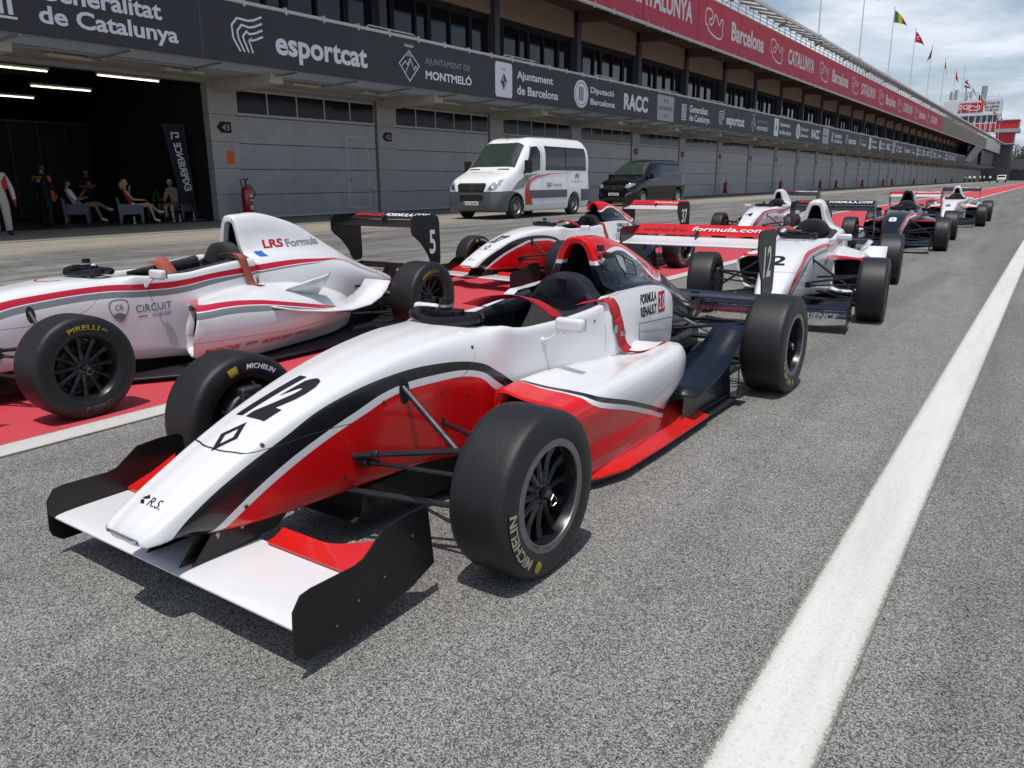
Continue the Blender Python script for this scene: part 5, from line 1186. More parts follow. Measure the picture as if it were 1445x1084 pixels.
def ant(b):
    for i in range(9): xx = -37 + i * 1.4; b.cyl((xx, TY0 + 2, 27.4), (xx, TY0 + 2, 29.5 + (i * 37 % 5) * .5), .07, 6)
    for xx, r_, z0, z1 in ((-36.5, .55, 28.2, 31), (-35.2, .5, 28, 31.4), (-31.8, .5, 27.6, 30.6), (-26.5, .95, 27.4, 32.2), (-30.5, .45, 28.4, 30.6)): b.cyl((xx, TY0 + 3, z0), (xx, TY0 + 3, z1), r_, 10)
    b.cyl((-33.5, TY0 + 3, 27.4), (-33.5, TY0 + 3, 40), .06, 6); b.cyl((-32.2, TY0 + 3, 27.4), (-32.2, TY0 + 3, 34.6), .25, 8)
    for z in (28, 29, 30): b.cyl((-37.5, TY0 + 2, z), (-27, TY0 + 2, z), .06, 6)
    for i in range(5): b.cyl((-25 + i, TY0 + 2, 27.4), (-25 + i, TY0 + 2, 28.6 + (i % 2)), .04, 5)
    b.cyl((-25, TY0, 28.3), (-20.6, TY0, 28.3), .04, 5)
tp('antennas', mat('mast_grey', (.28, .31, .34), .5), ant)

# ------------------------------------------------------------------ far end of the lane
fb = thing('far_bridge', 'dark low bridge and grey wall crossing the far end of the pit lane', 'bridge', (-10, 345, 0)); FLc = Vector((10, -345, 0))
b = MB(); b.bb((-30, 345, 5.0), (60, 352, 7.6)); b.bb((-16, 345, 4.4), (60, 345.4, 5.0)); o = b.build('deck', M_col, fb); o.location = FLc
b = MB(); b.bb((-18, 352, 0), (60, 353, 4.2)); o = b.build('wall', mat('far_wall', (.20, .205, .21), .7, var=.1), fb); o.location = FLc
b = MB(); [b.bb((-17 + i * 3.2, 349, 3.6 + .2), (-15.2 + i * 3.2, 351, 4.9)) for i in range(5)]; o = b.build('awning', M_twh, fb); o.location = FLc
def treeline(x, y, w, h, seed, label):
    rnd = random.Random(seed); t = thing('tree', label, 'tree', (x, y, 0), 0, 'trees beyond the lane')
    tr_ = MB(); tr_.tube([(0, 0, 0), (.2, 0, h * .35), (0, .1, h * .7)], [.3, .22, .08], 7)
    for q in range(5): a = q * 1.3; tr_.tube([(0, 0, h * .35 + q * .4), (math.cos(a) * w * .25, math.sin(a) * w * .25, h * .6 + q * .3)], [.12, .03], 5)
    tr_.build('trunk', mat('bark', (.10, .08, .06), .9), t)
    c = MB()
    cl = [(rnd.gauss(0, w * .22), rnd.gauss(0, w * .2), h * rnd.uniform(.38, .92), rnd.uniform(.14, .24) * w) for _ in range(22)]
    for cx, cy, cz, r_ in cl:
        for _ in range(90):
            v = Vector((rnd.gauss(0, 1), rnd.gauss(0, 1), rnd.gauss(0, .8))).normalized() * r_ * rnd.uniform(.6, 1.05); p = Vector((cx, cy, cz)) + v
            a = Vector((rnd.uniform(-1, 1), rnd.uniform(-1, 1), rnd.uniform(-1, 1))).normalized() * .32; b_ = a.orthogonal().normalized() * .22
            c.add([p - a, p + b_, p + a, p - b_], [(0, 1, 2, 3)], mi=rnd.randint(0, 1))
    c.build('crown', [mat('leaf_dark', (.035, .055, .022), .8), mat('leaf_light', (.075, .10, .04), .8)], t, merge=False, smooth=False)
dd = ['broad dark green tree just right of the control tower', 'tall olive green tree beyond the bridge, second from the tower', 'round dark tree beyond the bridge, third from the tower', 'low bushy tree beyond the bridge near the right edge', 'green tree at the right edge behind the pit lane', 'tall green tree just outside the lane at the far right']
for i in range(6): treeline(-17 + i * 8.5, 385 + (i * 29 % 17), 15, 13.5 + (i * 17 % 5), 40 + i, dd[i])
hb = MB(); rows = []
for i in range(41): a = -260 + i * 16; rows.append([(a, 560, -1), (a, 600, 9 + 5 * math.sin(i * .5) + 3 * math.sin(i * 1.3)), (a, 700, 12 + 4 * math.sin(i * .4 + 1)), (a, 900, 2)])
hb.grid(rows); struct(hb.build('hills', mat('hill_green', (.045, .065, .03), .9, var=.4, vscale=.08)))
# a light coloured car and a group of parked motorbikes/people far off, under the tower
fv = thing('parked_car', 'small white and dark off road car parked far away at the end of the lane', 'car', (-12.2, 232, 0))
b = MB(); prof = [(-2.2, .45), (-2.25, .95), (-1.5, 1.1), (-.9, 1.75), (1.7, 1.8), (2.1, 1.1), (2.2, .45)]; b.prism([(p[0], p[1]) for p in prof], -.9, .9, 'yz'); b.build('body', M_white, fv, bevel=.08)
b = MB(); b.prism([(-1.42, 1.12), (-.88, 1.68), (1.6, 1.72), (1.9, 1.15)], -.91, .91, 'yz'); b.bb((-.75, -1.45, 1.1), (.75, -1.0, 1.62)); b.build('window', M_glass, fv)
for sx in (-.85, .85):
    for sy in (-1.4, 1.4): b = MB(); b.cyl((sx - .12, sy, .38), (sx + .12, sy, .38), .38, 14); b.build('wheel', M_black2, fv)

# ------------------------------------------------------------------ people
M_skin = mat('skin', (.55, .32, .22), .6); M_skin2 = mat('skin_tan', (.36, .19, .12), .6)
def person(label, loc, rotz, J, cols, radii, hair=(.03, .02, .015), cap_=None, face=0., longhair=False, headtilt=(0, 0, 0), name='person'):
    """J joint positions; the body grown as one continuous skin over the skeleton"""
    names = list(J.keys()); idx = {n: i for i, n in enumerate(names)}
    E = [('pelvis', 'waist'), ('waist', 'chest'), ('chest', 'neck'), ('neck', 'head0')]
    for s_ in 'LR': E += [('chest', 'sh' + s_), ('sh' + s_, 'el' + s_), ('el' + s_, 'wr' + s_), ('pelvis', 'hp' + s_), ('hp' + s_, 'kn' + s_), ('kn' + s_, 'an' + s_), ('an' + s_, 'to' + s_)]
    V = [Vector(J[n]) for n in names]; R_ = [radii.get(n.rstrip('LR') if n[-1] in 'LR' else n, .05) for n in names]
    Ei = [(idx[a], idx[b]) for a, b in E]
    for s_ in 'LR':          # palm, four fingers and a thumb
        w_ = Vector(J['wr' + s_]); d = (w_ - Vector(J['el' + s_])).normalized(); side = d.cross(Vector((0, 0, 1)));
        if side.length < .1: side = Vector((0, 1, 0))
        side.normalize(); bend = side.cross(d).normalized()
        pi_ = len(V); V.append(w_ + d * .055); R_.append((.030, .016)); Ei.append((idx['wr' + s_], pi_))
        for q, ln in ((-1.3, .062), (-.45, .075), (.45, .072), (1.3, .056)):
            a_ = len(V); V.append(w_ + d * .095 + side * .016 * q); R_.append(.009); Ei.append((pi_, a_)); V.append(w_ + d * (.095 + ln * .6) + side * .017 * q - bend * .012); R_.append(.008); Ei.append((a_, a_ + 1)); V.append(w_ + d * (.095 + ln) + side * .016 * q - bend * .034); R_.append(.007); Ei.append((a_ + 1, a_ + 2))
        a_ = len(V); V.append(w_ + d * .05 + side * .038 - bend * .008); R_.append(.011); Ei.append((pi_, a_)); V.append(w_ + d * .085 + side * .052 - bend * .02); R_.append(.009); Ei.append((a_, a_ + 1))
    me = bpy.data.meshes.new('sk'); me.from_pydata([tuple(v) for v in V], Ei, []); o = bpy.data.objects.new('sk', me); COL.objects.link(o)
    md = o.modifiers.new('s', 'SKIN'); md.use_smooth_shade = True
    sk = me.skin_vertices[0].data
    for i, r in enumerate(R_): sk[i].radius = r if isinstance(r, tuple) else (r, r)
    sk[idx['pelvis']].use_root = True
    o.modifiers.new('u', 'SUBSURF').levels = 1
    dg = bpy.context.evaluated_depsgraph_get(); nm_ = bpy.data.meshes.new_from_object(o.evaluated_get(dg)); bpy.data.objects.remove(o)
    # head as part of the same mesh
    bm = bmesh.new(); bm.from_mesh(nm_); h0 = Vector(J['head0']); hc = h0 + (h0 - Vector(J['neck'])).normalized() * .085
    Rm = Matrix.Rotation(face, 4, 'Z') @ Euler(headtilt).to_matrix().to_4x4()
    ret = bmesh.ops.create_uvsphere(bm, u_segments=18, v_segments=14, radius=1)
    for v in ret['verts']:
        c = v.co.copy(); x_, y_, z_ = c.x * .076, c.y * .095, c.z * .118
        if z_ < 0: x_ *= 1 + z_ * 2.6; y_ *= 1 + z_ * .9
        if y_ < 0: y_ *= .93
        if abs(c.x) < .22 and -.35 < c.z < .15 and c.y < -.6: y_ -= .020 * (1 - abs(c.x) / .22)      # nose
        if .05 < c.z < .3 and .25 < abs(c.x) < .6 and c.y < -.5: y_ += .008                              # eye sockets
        if abs(c.x) < .4 and -.62 < c.z < -.48 and c.y < -.5: y_ -= .006                                  # lips
        if abs(c.x) > .93 and abs(c.z) < .3: x_ *= 1.12                                                  # ears
        v.co = hc + Rm.to_3x3() @ Vector((x_, y_, z_))
    hv = set(v.index for v in ret['verts']); bm.verts.index_update(); hset = set(ret['verts'])
    hf = [f for f in bm.faces if f.verts[0] in hset]; hfi = set(id(f) for f in hf)
    mats = list(dict.fromkeys([m for m in cols.values()] + [cols.get('skin', M_skin)])); mi = {m.name: i for i, m in enumerate(mats)}
    segs = [(a, b) for a, b in E]
    part = {}
    for a, b in segs:
        k_ = b.rstrip('LR') if b[-1] in 'LR' else b
        part[(a, b)] = {'waist': 'torso', 'chest': 'torso', 'neck': 'torso', 'head0': 'skin', 'sh': 'torso', 'el': 'upperarm', 'wr': 'forearm', 'hp': 'hips', 'kn': 'thigh', 'an': 'shin', 'to': 'shoe'}[k_]
    for f in bm.faces:
        if id(f) in hfi: f.material_index = mi[cols.get('skin', M_skin).name]; f.smooth = True; continue
        c = f.calc_center_median(); best = None
        for (a, b), p_ in part.items():
            A_, B_ = Vector(J[a]), Vector(J[b]); ab = B_ - A_; t = max(0, min(1, (c - A_).dot(ab) / max(ab.length_squared, 1e-9))); d_ = (A_ + ab * t - c).length
            if best is None or d_ < best[0]: best = (d_, p_, t)
        p_ = best[1]
        if p_ == 'forearm' and best[2] >= .99: p_ = 'hand'
        if p_ == 'shin' and best[2] > .93: p_ = 'shoe'
        if p_ == 'thigh' and cols.get('shorts') and best[2] < .62: p_ = 'shorts'
        f.material_index = mi[cols.get(p_, cols.get('skin', M_skin)).name]; f.smooth = True
    nm_.materials.clear()
    for m in mats: nm_.materials.append(m)
    bm.to_mesh(nm_); bm.free()
    ob = bpy.data.objects.new(name, nm_); COL.objects.link(ob); ob.location = loc; ob.rotation_euler = (0, 0, rotz); tag(ob, label, 'person')
    hm = MB(); rows = []
    zlow = -.02
    for a in range(9):
        ph = a / 8 * (PI * .62); row = []
        for b in range(20):
            th = 2 * PI * b / 20; rr = math.sin(ph); zz = math.cos(ph)
            if math.sin(th) < -.3 and zz < .42: zz = max(zz, .42); rr = math.sqrt(1 - zz * zz) * .985
            p = Vector((rr * math.cos(th) * .083, rr * math.sin(th) * .103 + .004, zz * .127)); row.append(tuple(hc + Rm.to_3x3() @ p))
        rows.append(row)
    hm.grid(rows, 0, True, closed=True)
    if longhair: hm.tube([tuple(hc + Rm.to_3x3() @ Vector((0, .05, .02))), tuple(hc + Rm.to_3x3() @ Vector((0, .095, -.08))), tuple(hc + Rm.to_3x3() @ Vector((0, .08, -.20)))], [.08, .07, .03], 8)
    if cap_:
        br = []
        for a in range(7): t_ = -PI / 2 + (a - 3) * .28; br.append([tuple(hc + Rm.to_3x3() @ Vector((.08 * math.cos(t_), .10 * math.sin(t_), .045))), tuple(hc + Rm.to_3x3() @ Vector((.10 * math.cos(t_), .10 * math.sin(t_) - .07, .035)))])
        hm.grid(br)
    hm.build('cap' if cap_ else 'hair', cap_ or mat('hair_%d' % int(hair[0] * 1000), hair, .7), ob, merge=False)
    return ob
RD = dict(pelvis=(.15, .11), waist=(.13, .10), chest=(.165, .115), neck=.055, head0=.05, sh=.062, el=.042, wr=.028, hp=.095, kn=.062, an=.043, to=(.045, .035))
RD = {k: (tuple(q * 1.14 for q in v) if isinstance(v, tuple) else v * 1.2) for k, v in RD.items()}
RS = dict(RD, sh=.078, el=.062, wr=.046, hp=.125, kn=.095, an=.078, pelvis=(.17, .13), waist=(.155, .12), chest=(.19, .13))
def stand(h=1.78, arms=((.30, 0, 1.10, .32, -.05, .86), (-.30, 0, 1.10, -.32, -.05, .86)), lean=0.):
    k = h / 1.78
    J = dict(pelvis=(0, 0, .95), waist=(0, 0, 1.12), chest=(0, -.01 + lean, 1.36), neck=(0, lean, 1.50), head0=(0, lean - .01, 1.58), shL=(.18, lean, 1.43), shR=(-.18, lean, 1.43), elL=arms[0][:3], wrL=arms[0][3:], elR=arms[1][:3], wrR=arms[1][3:],
             hpL=(.10, 0, .88), hpR=(-.10, 0, .88), knL=(.12, -.02, .48), knR=(-.12, .01, .48), anL=(.13, .02, .09), anR=(-.13, .05, .09), toL=(.15, -.13, .045), toR=(-.15, -.10, .045))
    return {a: tuple(c * k for c in b) for a, b in J.items()}
C = lambda n, c, r=.8: mat('cloth_' + n, c, r, var=.08, bump=.1, bscale=40)
cr_ = C('cream', (.50, .46, .37)); rd_ = C('red', (.42, .02, .03)); bkc = C('black', (.012, .012, .014)); orr = C('orange', (.50, .09, .03)); wh = C('white', (.86, .86, .86)); gn = C('green', (.03, .40, .07)); dgn = C('deep_green', (.01, .12, .05)); tan = C('tan', (.25, .18, .12)); shw = C('shoe_white', (.70, .70, .70)); tee = C('tee', (.42, .37, .34))
p1 = person('person in a cream and red racing suit standing at the left edge of the picture', (-21.30, 9.02, 0), R(75), stand(1.80), dict(torso=cr_, upperarm=cr_, forearm=cr_, hips=cr_, thigh=cr_, shin=cr_, shoe=bkc, hand=rd_, skin=M_skin), RS)
v = MB(); v.tube([(.185, -.02, 1.46), (.155, -.10, 1.30), (.16, -.10, 1.12)], [.05, .055, .05], 8, flat=.5); v.tube([(.215, 0, 1.42), (.235, .0, 1.30)], [.02, .07], 8, flat=.6); v.build('red_trim', rd_, p1)
p2 = person('person in a black and orange racing suit standing inside the garage, back turned', (-25.2, 11.95, 0), R(200), stand(1.82, ((.31, .02, 1.12, .27, -.12, .92), (-.31, .02, 1.12, -.27, -.12, .92))), dict(torso=bkc, upperarm=bkc, forearm=bkc, hips=bkc, thigh=bkc, shin=bkc, shoe=bkc, skin=M_skin2), RS)
v = MB(); v.box((0, .135, 1.43), (.26, .012, .05)); v.build('name_strip', C('yellow', (.50, .30, .03)), p2)
v = MB(); v.tube([(.25, .02, 1.46), (.30, .02, 1.30)], .055, 8); v.tube([(-.25, .02, 1.46), (-.30, .02, 1.30)], .055, 8); v.tube([(-.27, -.02, 1.05), (-.30, -.03, .72)], .05, 8); v.tube([(.25, -.02, 1.0), (.24, -.02, .74)], .04, 8); v.build('orange_panels', orr, p2)
text('GP', .15, .10, plane_fn((0, .145, 1.33), (-1, 0, 0), (0, 0, 1)), 'lettering', M_tw, p2, bold=.02)
p3 = person('person in a dark top standing with folded arms at the back of the garage', (-29.2, 15.4, 0), R(60), stand(1.76, ((.26, -.10, 1.16, .02, -.22, 1.20), (-.26, -.10, 1.16, -.02, -.22, 1.14))), dict(torso=bkc, upperarm=bkc, hips=bkc, thigh=bkc, shin=bkc, shoe=bkc, skin=M_skin2), RD)
def sit(lean, knees, feet, arms, zs=.40):
    return dict(pelvis=(0, 0, zs + .12), waist=(0, lean * .35, zs + .30), chest=(0, lean * .8, zs + .54), neck=(0, lean, zs + .68), head0=(0, lean * 1.0 - .02, zs + .76), shL=(.18, lean * .85, zs + .62), shR=(-.18, lean * .85, zs + .62),
                elL=arms[0], wrL=arms[1], elR=arms[2], wrR=arms[3], hpL=(.10, -.03, zs + .10), hpR=(-.10, -.03, zs + .10), knL=knees[0], knR=knees[1], anL=feet[0], anR=feet[1], toL=feet[2], toR=feet[3])
J4 = sit(.30, ((.10, -.50, .62), (-.14, -.46, .60)), ((.02, -.86, .42), (-.12, -.62, .12), (.05, -.98, .40), (-.12, -.80, .06)), ((.30, .05, .70), (.22, -.14, .95), (-.30, .05, .72), (-.05, -.20, .80)))
p4 = person('man in a white top and bright green shorts lounging in the left grey armchair', (-26.0, 13.35, 0), R(148), J4, dict(torso=wh, upperarm=wh, hips=gn, shorts=gn, shoe=shw, skin=M_skin2), RD)
J5 = sit(.22, ((.06, -.46, .60), (-.10, -.47, .56)), ((-.20, -.74, .34), (-.10, -.60, .10), (-.26, -.88, .34), (-.10, -.76, .05)), ((.28, .10, .72), (.14, .05, 1.03), (-.26, -.02, .74), (-.12, -.30, .72)))
RW = dict(RD, waist=(.105, .08), chest=(.13, .095), sh=.048, el=.034, wr=.024, hp=.095, kn=.052, an=.036, pelvis=(.14, .11))
p5_ = person('blonde woman in a red top and white shorts in the middle armchair', (-24.35, 14.2, 0), R(150), J5, dict(torso=rd_, hips=wh, shorts=wh, shoe=shw, skin=M_skin), RW, hair=(.45, .30, .12), longhair=True)
J6 = sit(-.22, ((.12, -.45, .50), (-.12, -.45, .50)), ((.12, -.42, .10), (-.14, -.40, .10), (.13, -.58, .05), (-.15, -.56, .05)), ((.24, -.30, .62), (.08, -.36, .90), (-.24, -.32, .62), (-.08, -.38, .80)))
p6 = person('man in a pale tee shirt and white cap leaning forward in the right armchair', (-24.9, 16.1, 0), R(20), J6, dict(torso=tee, upperarm=tee, hips=tan, thigh=tan, shorts=tan, shoe=bkc, skin=M_skin), RD, cap_=wh)
J7 = sit(.10, ((.12, -.45, .52), (-.12, -.45, .52)), ((.12, -.45, .10), (-.14, -.45, .10), (.13, -.60, .05), (-.15, -.60, .05)), ((.24, -.12, .66), (.10, -.34, .66), (-.24, -.12, .66), (-.10, -.34, .62)))
p7 = person('person in a deep green shirt sitting behind the blonde woman', (-26.6, 16.6, 0), R(35), J7, dict(torso=dgn, upperarm=dgn, hips=bkc, thigh=bkc, shoe=bkc, skin=M_skin2), RD)
M_ch = mat('armchair_grey', (.13, .13, .15), .55, var=.08)
def armchair(label, loc, rz):
    t = thing('armchair', label, 'armchair', loc, rz, 'grey plastic armchairs in the garage')
    s_ = MB(); s_.box((0, 0, .36), (.58, .58, .07)); s_.build('seat', M_ch, t, bevel=.03)
    s_ = MB(); s_.prism([(.26, .34), (.34, .34), (.44, .80), (.36, .80)], -.36, .36, 'yz'); s_.build('backrest', M_ch, t, bevel=.03)
    for sd in (-1, 1):
        s_ = MB(); s_.prism([(-.32, 0), (-.26, 0), (-.22, .28), (.26, .28), (.32, 0), (.38, 0), (.40, .62), (-.34, .58)], sd * .33, sd * .40, 'yz'); s_.build('side_frame', M_ch, t, bevel=.025)
armchair('grey plastic armchair holding the man in green shorts, left of the group', (-26.0, 13.3, 0), R(148))
armchair('grey plastic armchair holding the blonde woman, middle of the group', (-24.35, 14.15, 0), R(150))
armchair('grey plastic armchair holding the man in the white cap, nearest the pillar', (-24.9, 16.15, 0), R(20))
armchair('grey plastic armchair under the person in the green shirt, at the back', (-26.6, 16.6, 0), R(35))
def bottle(x, y, lab, c=(.35, .40, .42)):
    b = MB(); b.lathe([(0, 0), (.034, 0), (.035, .02), (.033, .15), (.014, .20), (.013, .225), (0, .225)], 14, axis='z'); o = b.build('water_bottle', mat('bottle_clear', c, .15)); o.location = (x, y, 0.012)
    l = MB(); l.lathe([(.0355, .07), (.0355, .12)], 14, axis='z'); l.build('label', mat('bottle_blue', (.05, .12, .40), .5), o); l = MB(); l.cyl((0, 0, .225), (0, 0, .25), .014, 10); l.build('bottle_cap', M_tw, o)
    tag(o, lab, 'bottle', 'bottles on the garage floor')
bottle(-23.6, 13.75, 'clear bottle with a blue label standing left of the blonde woman'); bottle(-23.6, 15.1, 'left one of two bottles under the crossed legs'); bottle(-23.5, 15.25, 'right one of two bottles under the crossed legs'); bottle(-24.0, 16.1, 'bottle on the floor before the right armchair')
# feather banner and tubes in the garage
fb_ = thing('feather_banner', 'dark blue feather banner with mirrored white lettering in the garage doorway', 'banner', (-24.2, 15.85, .3), 0)
fm = MB(); fm.add([(0, -.42, 2.75), (0, .30, 2.78), (0, .52, .35), (0, -.02, .30)], [(0, 1, 2, 3)]); fm.build('cloth', mat('banner_navy', (.012, .013, .030), .7, var=.1), fb_, solid=.01)
fm = MB(); fm.tube([(0, .50, -.28), (0, .33, 2.8), (0, -.42, 2.77)], .014, 8); fm.box((0, .45, -.27), (.4, .4, .03)); fm.build('pole', M_col, fb_)
ux = Vector((0, .16, -1.)).normalized(); uy = Vector((0, 1, .16)).normalized()
text('EXPERIENCE', 1.55, .27, plane_fn((.012, .16, 1.45), -ux, uy), 'lettering', M_btxt, fb_, bold=.03)
poly_fn(stroke([(-.12, -.1), (-.12, .10), (.12, .10), (.12, -.02), (0, -.02)], .05), plane_fn((.012, -.0, 2.42), (0, 1, 0), (0, 0, 1)), 'emblem', M_btxt, fb_)
M_tube = mat('lit_tube', (.9, .88, .75), .4, emit=(1., .93, .72, 3.5))
tubes = [(-24., 10.5, 12.0, 4.30), (-24., 13.38, 15.4, 4.345), (-27., 12.88, 14.81, 4.21), (-30., 12.6, 14.4, 4.14)]
tl_ = ['lit fluorescent tube under the garage ceiling, near the left edge', 'lit fluorescent tube just inside the garage door, right of the others', 'lit fluorescent tube in the middle of the garage ceiling', 'lit fluorescent tube deepest inside the garage']
for (x, a, b, z), lab in zip(tubes, tl_):
    t = thing('ceiling_light', lab, 'ceiling light', (x, (a + b) / 2, z), 0, 'fluorescent tubes in the garage'); h = (b - a) / 2
    m = MB(); m.bb((-.07, -h, .035), (.07, h, .09)); m.build('fitting', M_frame, t); m = MB(); m.cyl((0, -h + .03, 0), (0, h - .03, 0), .018, 8); m.build('tube', M_tube, t)
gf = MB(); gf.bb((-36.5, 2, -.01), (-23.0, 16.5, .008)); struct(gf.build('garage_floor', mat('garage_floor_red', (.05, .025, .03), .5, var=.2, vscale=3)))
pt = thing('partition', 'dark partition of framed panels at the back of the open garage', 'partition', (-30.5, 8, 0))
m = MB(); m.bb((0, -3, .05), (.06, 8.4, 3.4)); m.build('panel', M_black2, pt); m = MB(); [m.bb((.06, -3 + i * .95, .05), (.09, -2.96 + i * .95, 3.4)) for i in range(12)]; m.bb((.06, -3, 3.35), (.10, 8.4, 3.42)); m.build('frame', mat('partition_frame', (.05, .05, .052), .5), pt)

far_p = person('far off person in a white shirt standing under the tower, leftmost of the row', (-19.6, 226, 0), R(10), stand(1.8), dict(torso=wh, upperarm=wh, hips=bkc, thigh=bkc, shin=bkc, shoe=bkc, skin=M_skin2), RS); far_p['group'] = 'people far down the lane'
for i, (dx, dl) in enumerate(((1.0, 'second in the row'), (1.9, 'third in the row'), (3.1, 'fourth in the row'), (4.0, 'fifth in the row'), (5.2, 'rightmost, near the car'))):
    q = copytree(far_p) or None
for i, q in enumerate([o for o in scene.objects if o.name.startswith('person') and o.get('group') == 'people far down the lane' and o is not far_p]):
    dx, dl = ((1.0, 'second in the row'), (1.9, 'third in the row'), (3.1, 'fourth in the row'), (4.0, 'fifth in the row'), (5.2, 'rightmost, near the car'))[i]
    q.location = (-19.6 + dx, 226 + (i * 7 % 3), 0); q.rotation_euler = (0, 0, R(40 * i)); q['label'] = 'far off person in a white shirt under the tower, ' + dl
# ------------------------------------------------------------------ wheeled fire extinguishers along the wall
def extinguisher(y, lab, x=-22.45, s=1.):
    t = thing('fire_extinguisher', lab, 'fire extinguisher', (x, y, 0), R(20), 'wheeled fire extinguishers along the wall'); t.scale = (s, s, s)
    m = MB(); m.lathe([(0, .12), (.12, .13), (.15, .18), (.15, .82), (.12, .90), (.05, .94), (.04, .98), (0, .98)], 20, axis='z'); m.build('cylinder', mat('extinguisher_red', (.40, .012, .02), .3, coat=.5), t)
    m = MB(); m.bb((.12, -.07, .55), (.154, .07, .72)); m.bb((.13, -.06, .30), (.156, .05, .42)); m.build('label', M_tw, t, bevel=.01)
    m = MB(); m.tube([(.02, -.13, .15), (.0, -.20, .95), (0, -.26, 1.12), (0, -.05, 1.14), (0, .02, 1.0)], .016, 6); m.tube([(.0, .0, 1.0), (.10, .10, .95), (.20, .12, .72), (.19, -.02, .60), (.15, -.12, .62)], .018, 6); m.tube([(0, 0, .96), (0, .0, 1.10), (.04, .08, 1.16)], .022, 6); m.build('hose', M_black2, t)
    for sx in (-.2, .2): m = MB(); m.cyl((sx - .025, -.1, .12), (sx + .025, -.1, .12), .12, 14); m.build('wheel', M_black2, t)
extinguisher(17.12, 'red wheeled fire extinguisher below the orange paper on the number 43 pillar', s=1.18)
oth = ['first after the black van', 'second after the black van', 'third after the black van', 'fourth after the black van', 'fifth after the black van', 'sixth after the black van', 'seventh after the black van', 'eighth after the black van', 'ninth after the black van', 'farthest in the row']
for i, n_ in enumerate((6, 8, 10, 11, 13, 15, 16, 19, 23, 27)): extinguisher(P0 + BP * n_ + .75, 'red wheeled fire extinguisher by the garage wall, ' + oth[i], s=1.05)

# ------------------------------------------------------------------ vans
def vbody(tab, L_, m, car, arches, r_arch, name='body'):
    st = [(r[0], closed_prof(*r[1:])) for r in tab]
    rows, si = loft(st, .10, 5); mb = MB(); mb.grid(rows, 0, True); cap(mb, rows[0]); cap(mb, rows[-1])
    o = mb.build(name, m, None, angle=50)
    ct = []
    for y in arches:
        c = MB(); c.cyl((-1.3, y, .36), (1.3, y, .36), r_arch, 40); co = c.build('c', m); co.hide_render = True; ct.append(co)
        md = o.modifiers.new('b', 'BOOLEAN'); md.object = co; md.operation = 'DIFFERENCE'; md.solver = 'EXACT'
    dg = bpy.context.evaluated_depsgraph_get(); me = bpy.data.meshes.new_from_object(o.evaluated_get(dg)); o.modifiers.clear(); o.data = me
    for co in ct: bpy.data.objects.remove(co)
    me.polygons.foreach_set('use_smooth', [True] * len(me.polygons)); me.set_sharp_from_angle(angle=R(50))
    o.parent = car; return o
def vwheel(car, x, y, sd, r, m_hub, spokes=0):
    t_ = MB(); t_.lathe([(r * .60, .10), (r * .66, .125), (r * .92, .125), (r, .09), (r, -.09), (r * .9, -.12), (r * .5, -.12)], 36)
    w_ = MB(); w_.lathe([(r * .62, .10), (r * .60, .115), (r * .55, .09), (r * .50, .05), (r * .30, .065), (r * .22, .09), (0, .09)], 36)
    for k in range(8 if not spokes else spokes):
        a = 2 * PI * k / (8 if not spokes else spokes)
        if spokes: w_.prism([(r * .2 * math.cos(a) - .03 * math.sin(a), r * .2 * math.sin(a) + .03 * math.cos(a)), (r * .58 * math.cos(a) - .025 * math.sin(a), r * .58 * math.sin(a) + .025 * math.cos(a)), (r * .58 * math.cos(a) + .025 * math.sin(a), r * .58 * math.sin(a) - .025 * math.cos(a)), (r * .2 * math.cos(a) + .03 * math.sin(a), r * .2 * math.sin(a) - .03 * math.cos(a))], .06, .10, 'yz')
        else: w_.cyl((.05, r * .42 * math.cos(a), r * .42 * math.sin(a)), (.075, r * .42 * math.cos(a), r * .42 * math.sin(a)), .028, 8, mi=1)
    wo = w_.build('wheel', [m_hub, M_black2], car, angle=40); wo.location = (x, y, r); wo.rotation_euler = (0, 0, 0 if sd > 0 else PI)
    to = t_.build('tyre', mat('van_tyre', (.02, .02, .021), .7), wo)
M_vw = livery('van_white', (.80, .81, .82), [([(-1, .86), (.0, .86), (1.0, .84), (1.35, .70), (1.55, .2), (1.6, 0), (8, 0)], (.09, .10, .105)), ], L=8., H=3., grime=0.)
def FX(bv_, y, z, sd=1): return proj_fn(bv_, Vector((sd * 1.5, y, z)), (0, sd, 0), (0, 0, 1), .008)
def FR(bv_, z): return proj_fn(bv_, Vector((0, -.6, z)), (1, 0, 0), (0, 0, 1), .008)
def proj_dir(bv_, o, ex, ey, off=.006):
    o, ex, ey = Vector(o), Vector(ex).normalized(), Vector(ey).normalized(); n = ex.cross(ey).normalized()
    def f(x, y):
        p = o + ex * x + ey * y; h = bv_.ray_cast(p + n * 2., -n, 6.)
        return tuple((h[0] if h[0] is not None else p) + n * off)
    return f
v1 = thing('passenger_van', 'white passenger van with grey bumper and a red swoosh along its side', 'van', (-15.86, 20.85, 0), R(0)); v1.scale = (1.12, 1., 1.035)
TB1 = [(0, .70, .92, .34, .60, .55), (.05, .84, 1.08, .28, .66, .66), (.18, .93, 1.22, .24, .9, .74), (.45, .965, 1.34, .22, 1.10, .80), (.85, .975, 1.47, .22, 1.25, .84), (1.12, .98, 1.60, .22, 1.30, .84), (1.5, .98, 1.98, .22, 1.32, .84), (1.92, .98, 2.38, .22, 1.34, .84), (2.15, .98, 2.50, .22, 1.34, .85), (2.6, .98, 2.56, .22, 1.34, .86), (4.5, .98, 2.58, .22, 1.34, .86), (5.8, .975, 2.57, .24, 1.34, .86), (5.95, .96, 2.52, .30, 1.34, .84), (6.0, .93, 2.44, .38, 1.3, .80)]
vb1 = vbody(TB1, 6., M_vw, v1, (1.05, 4.85), .45); bv1 = bvh_of(vb1)
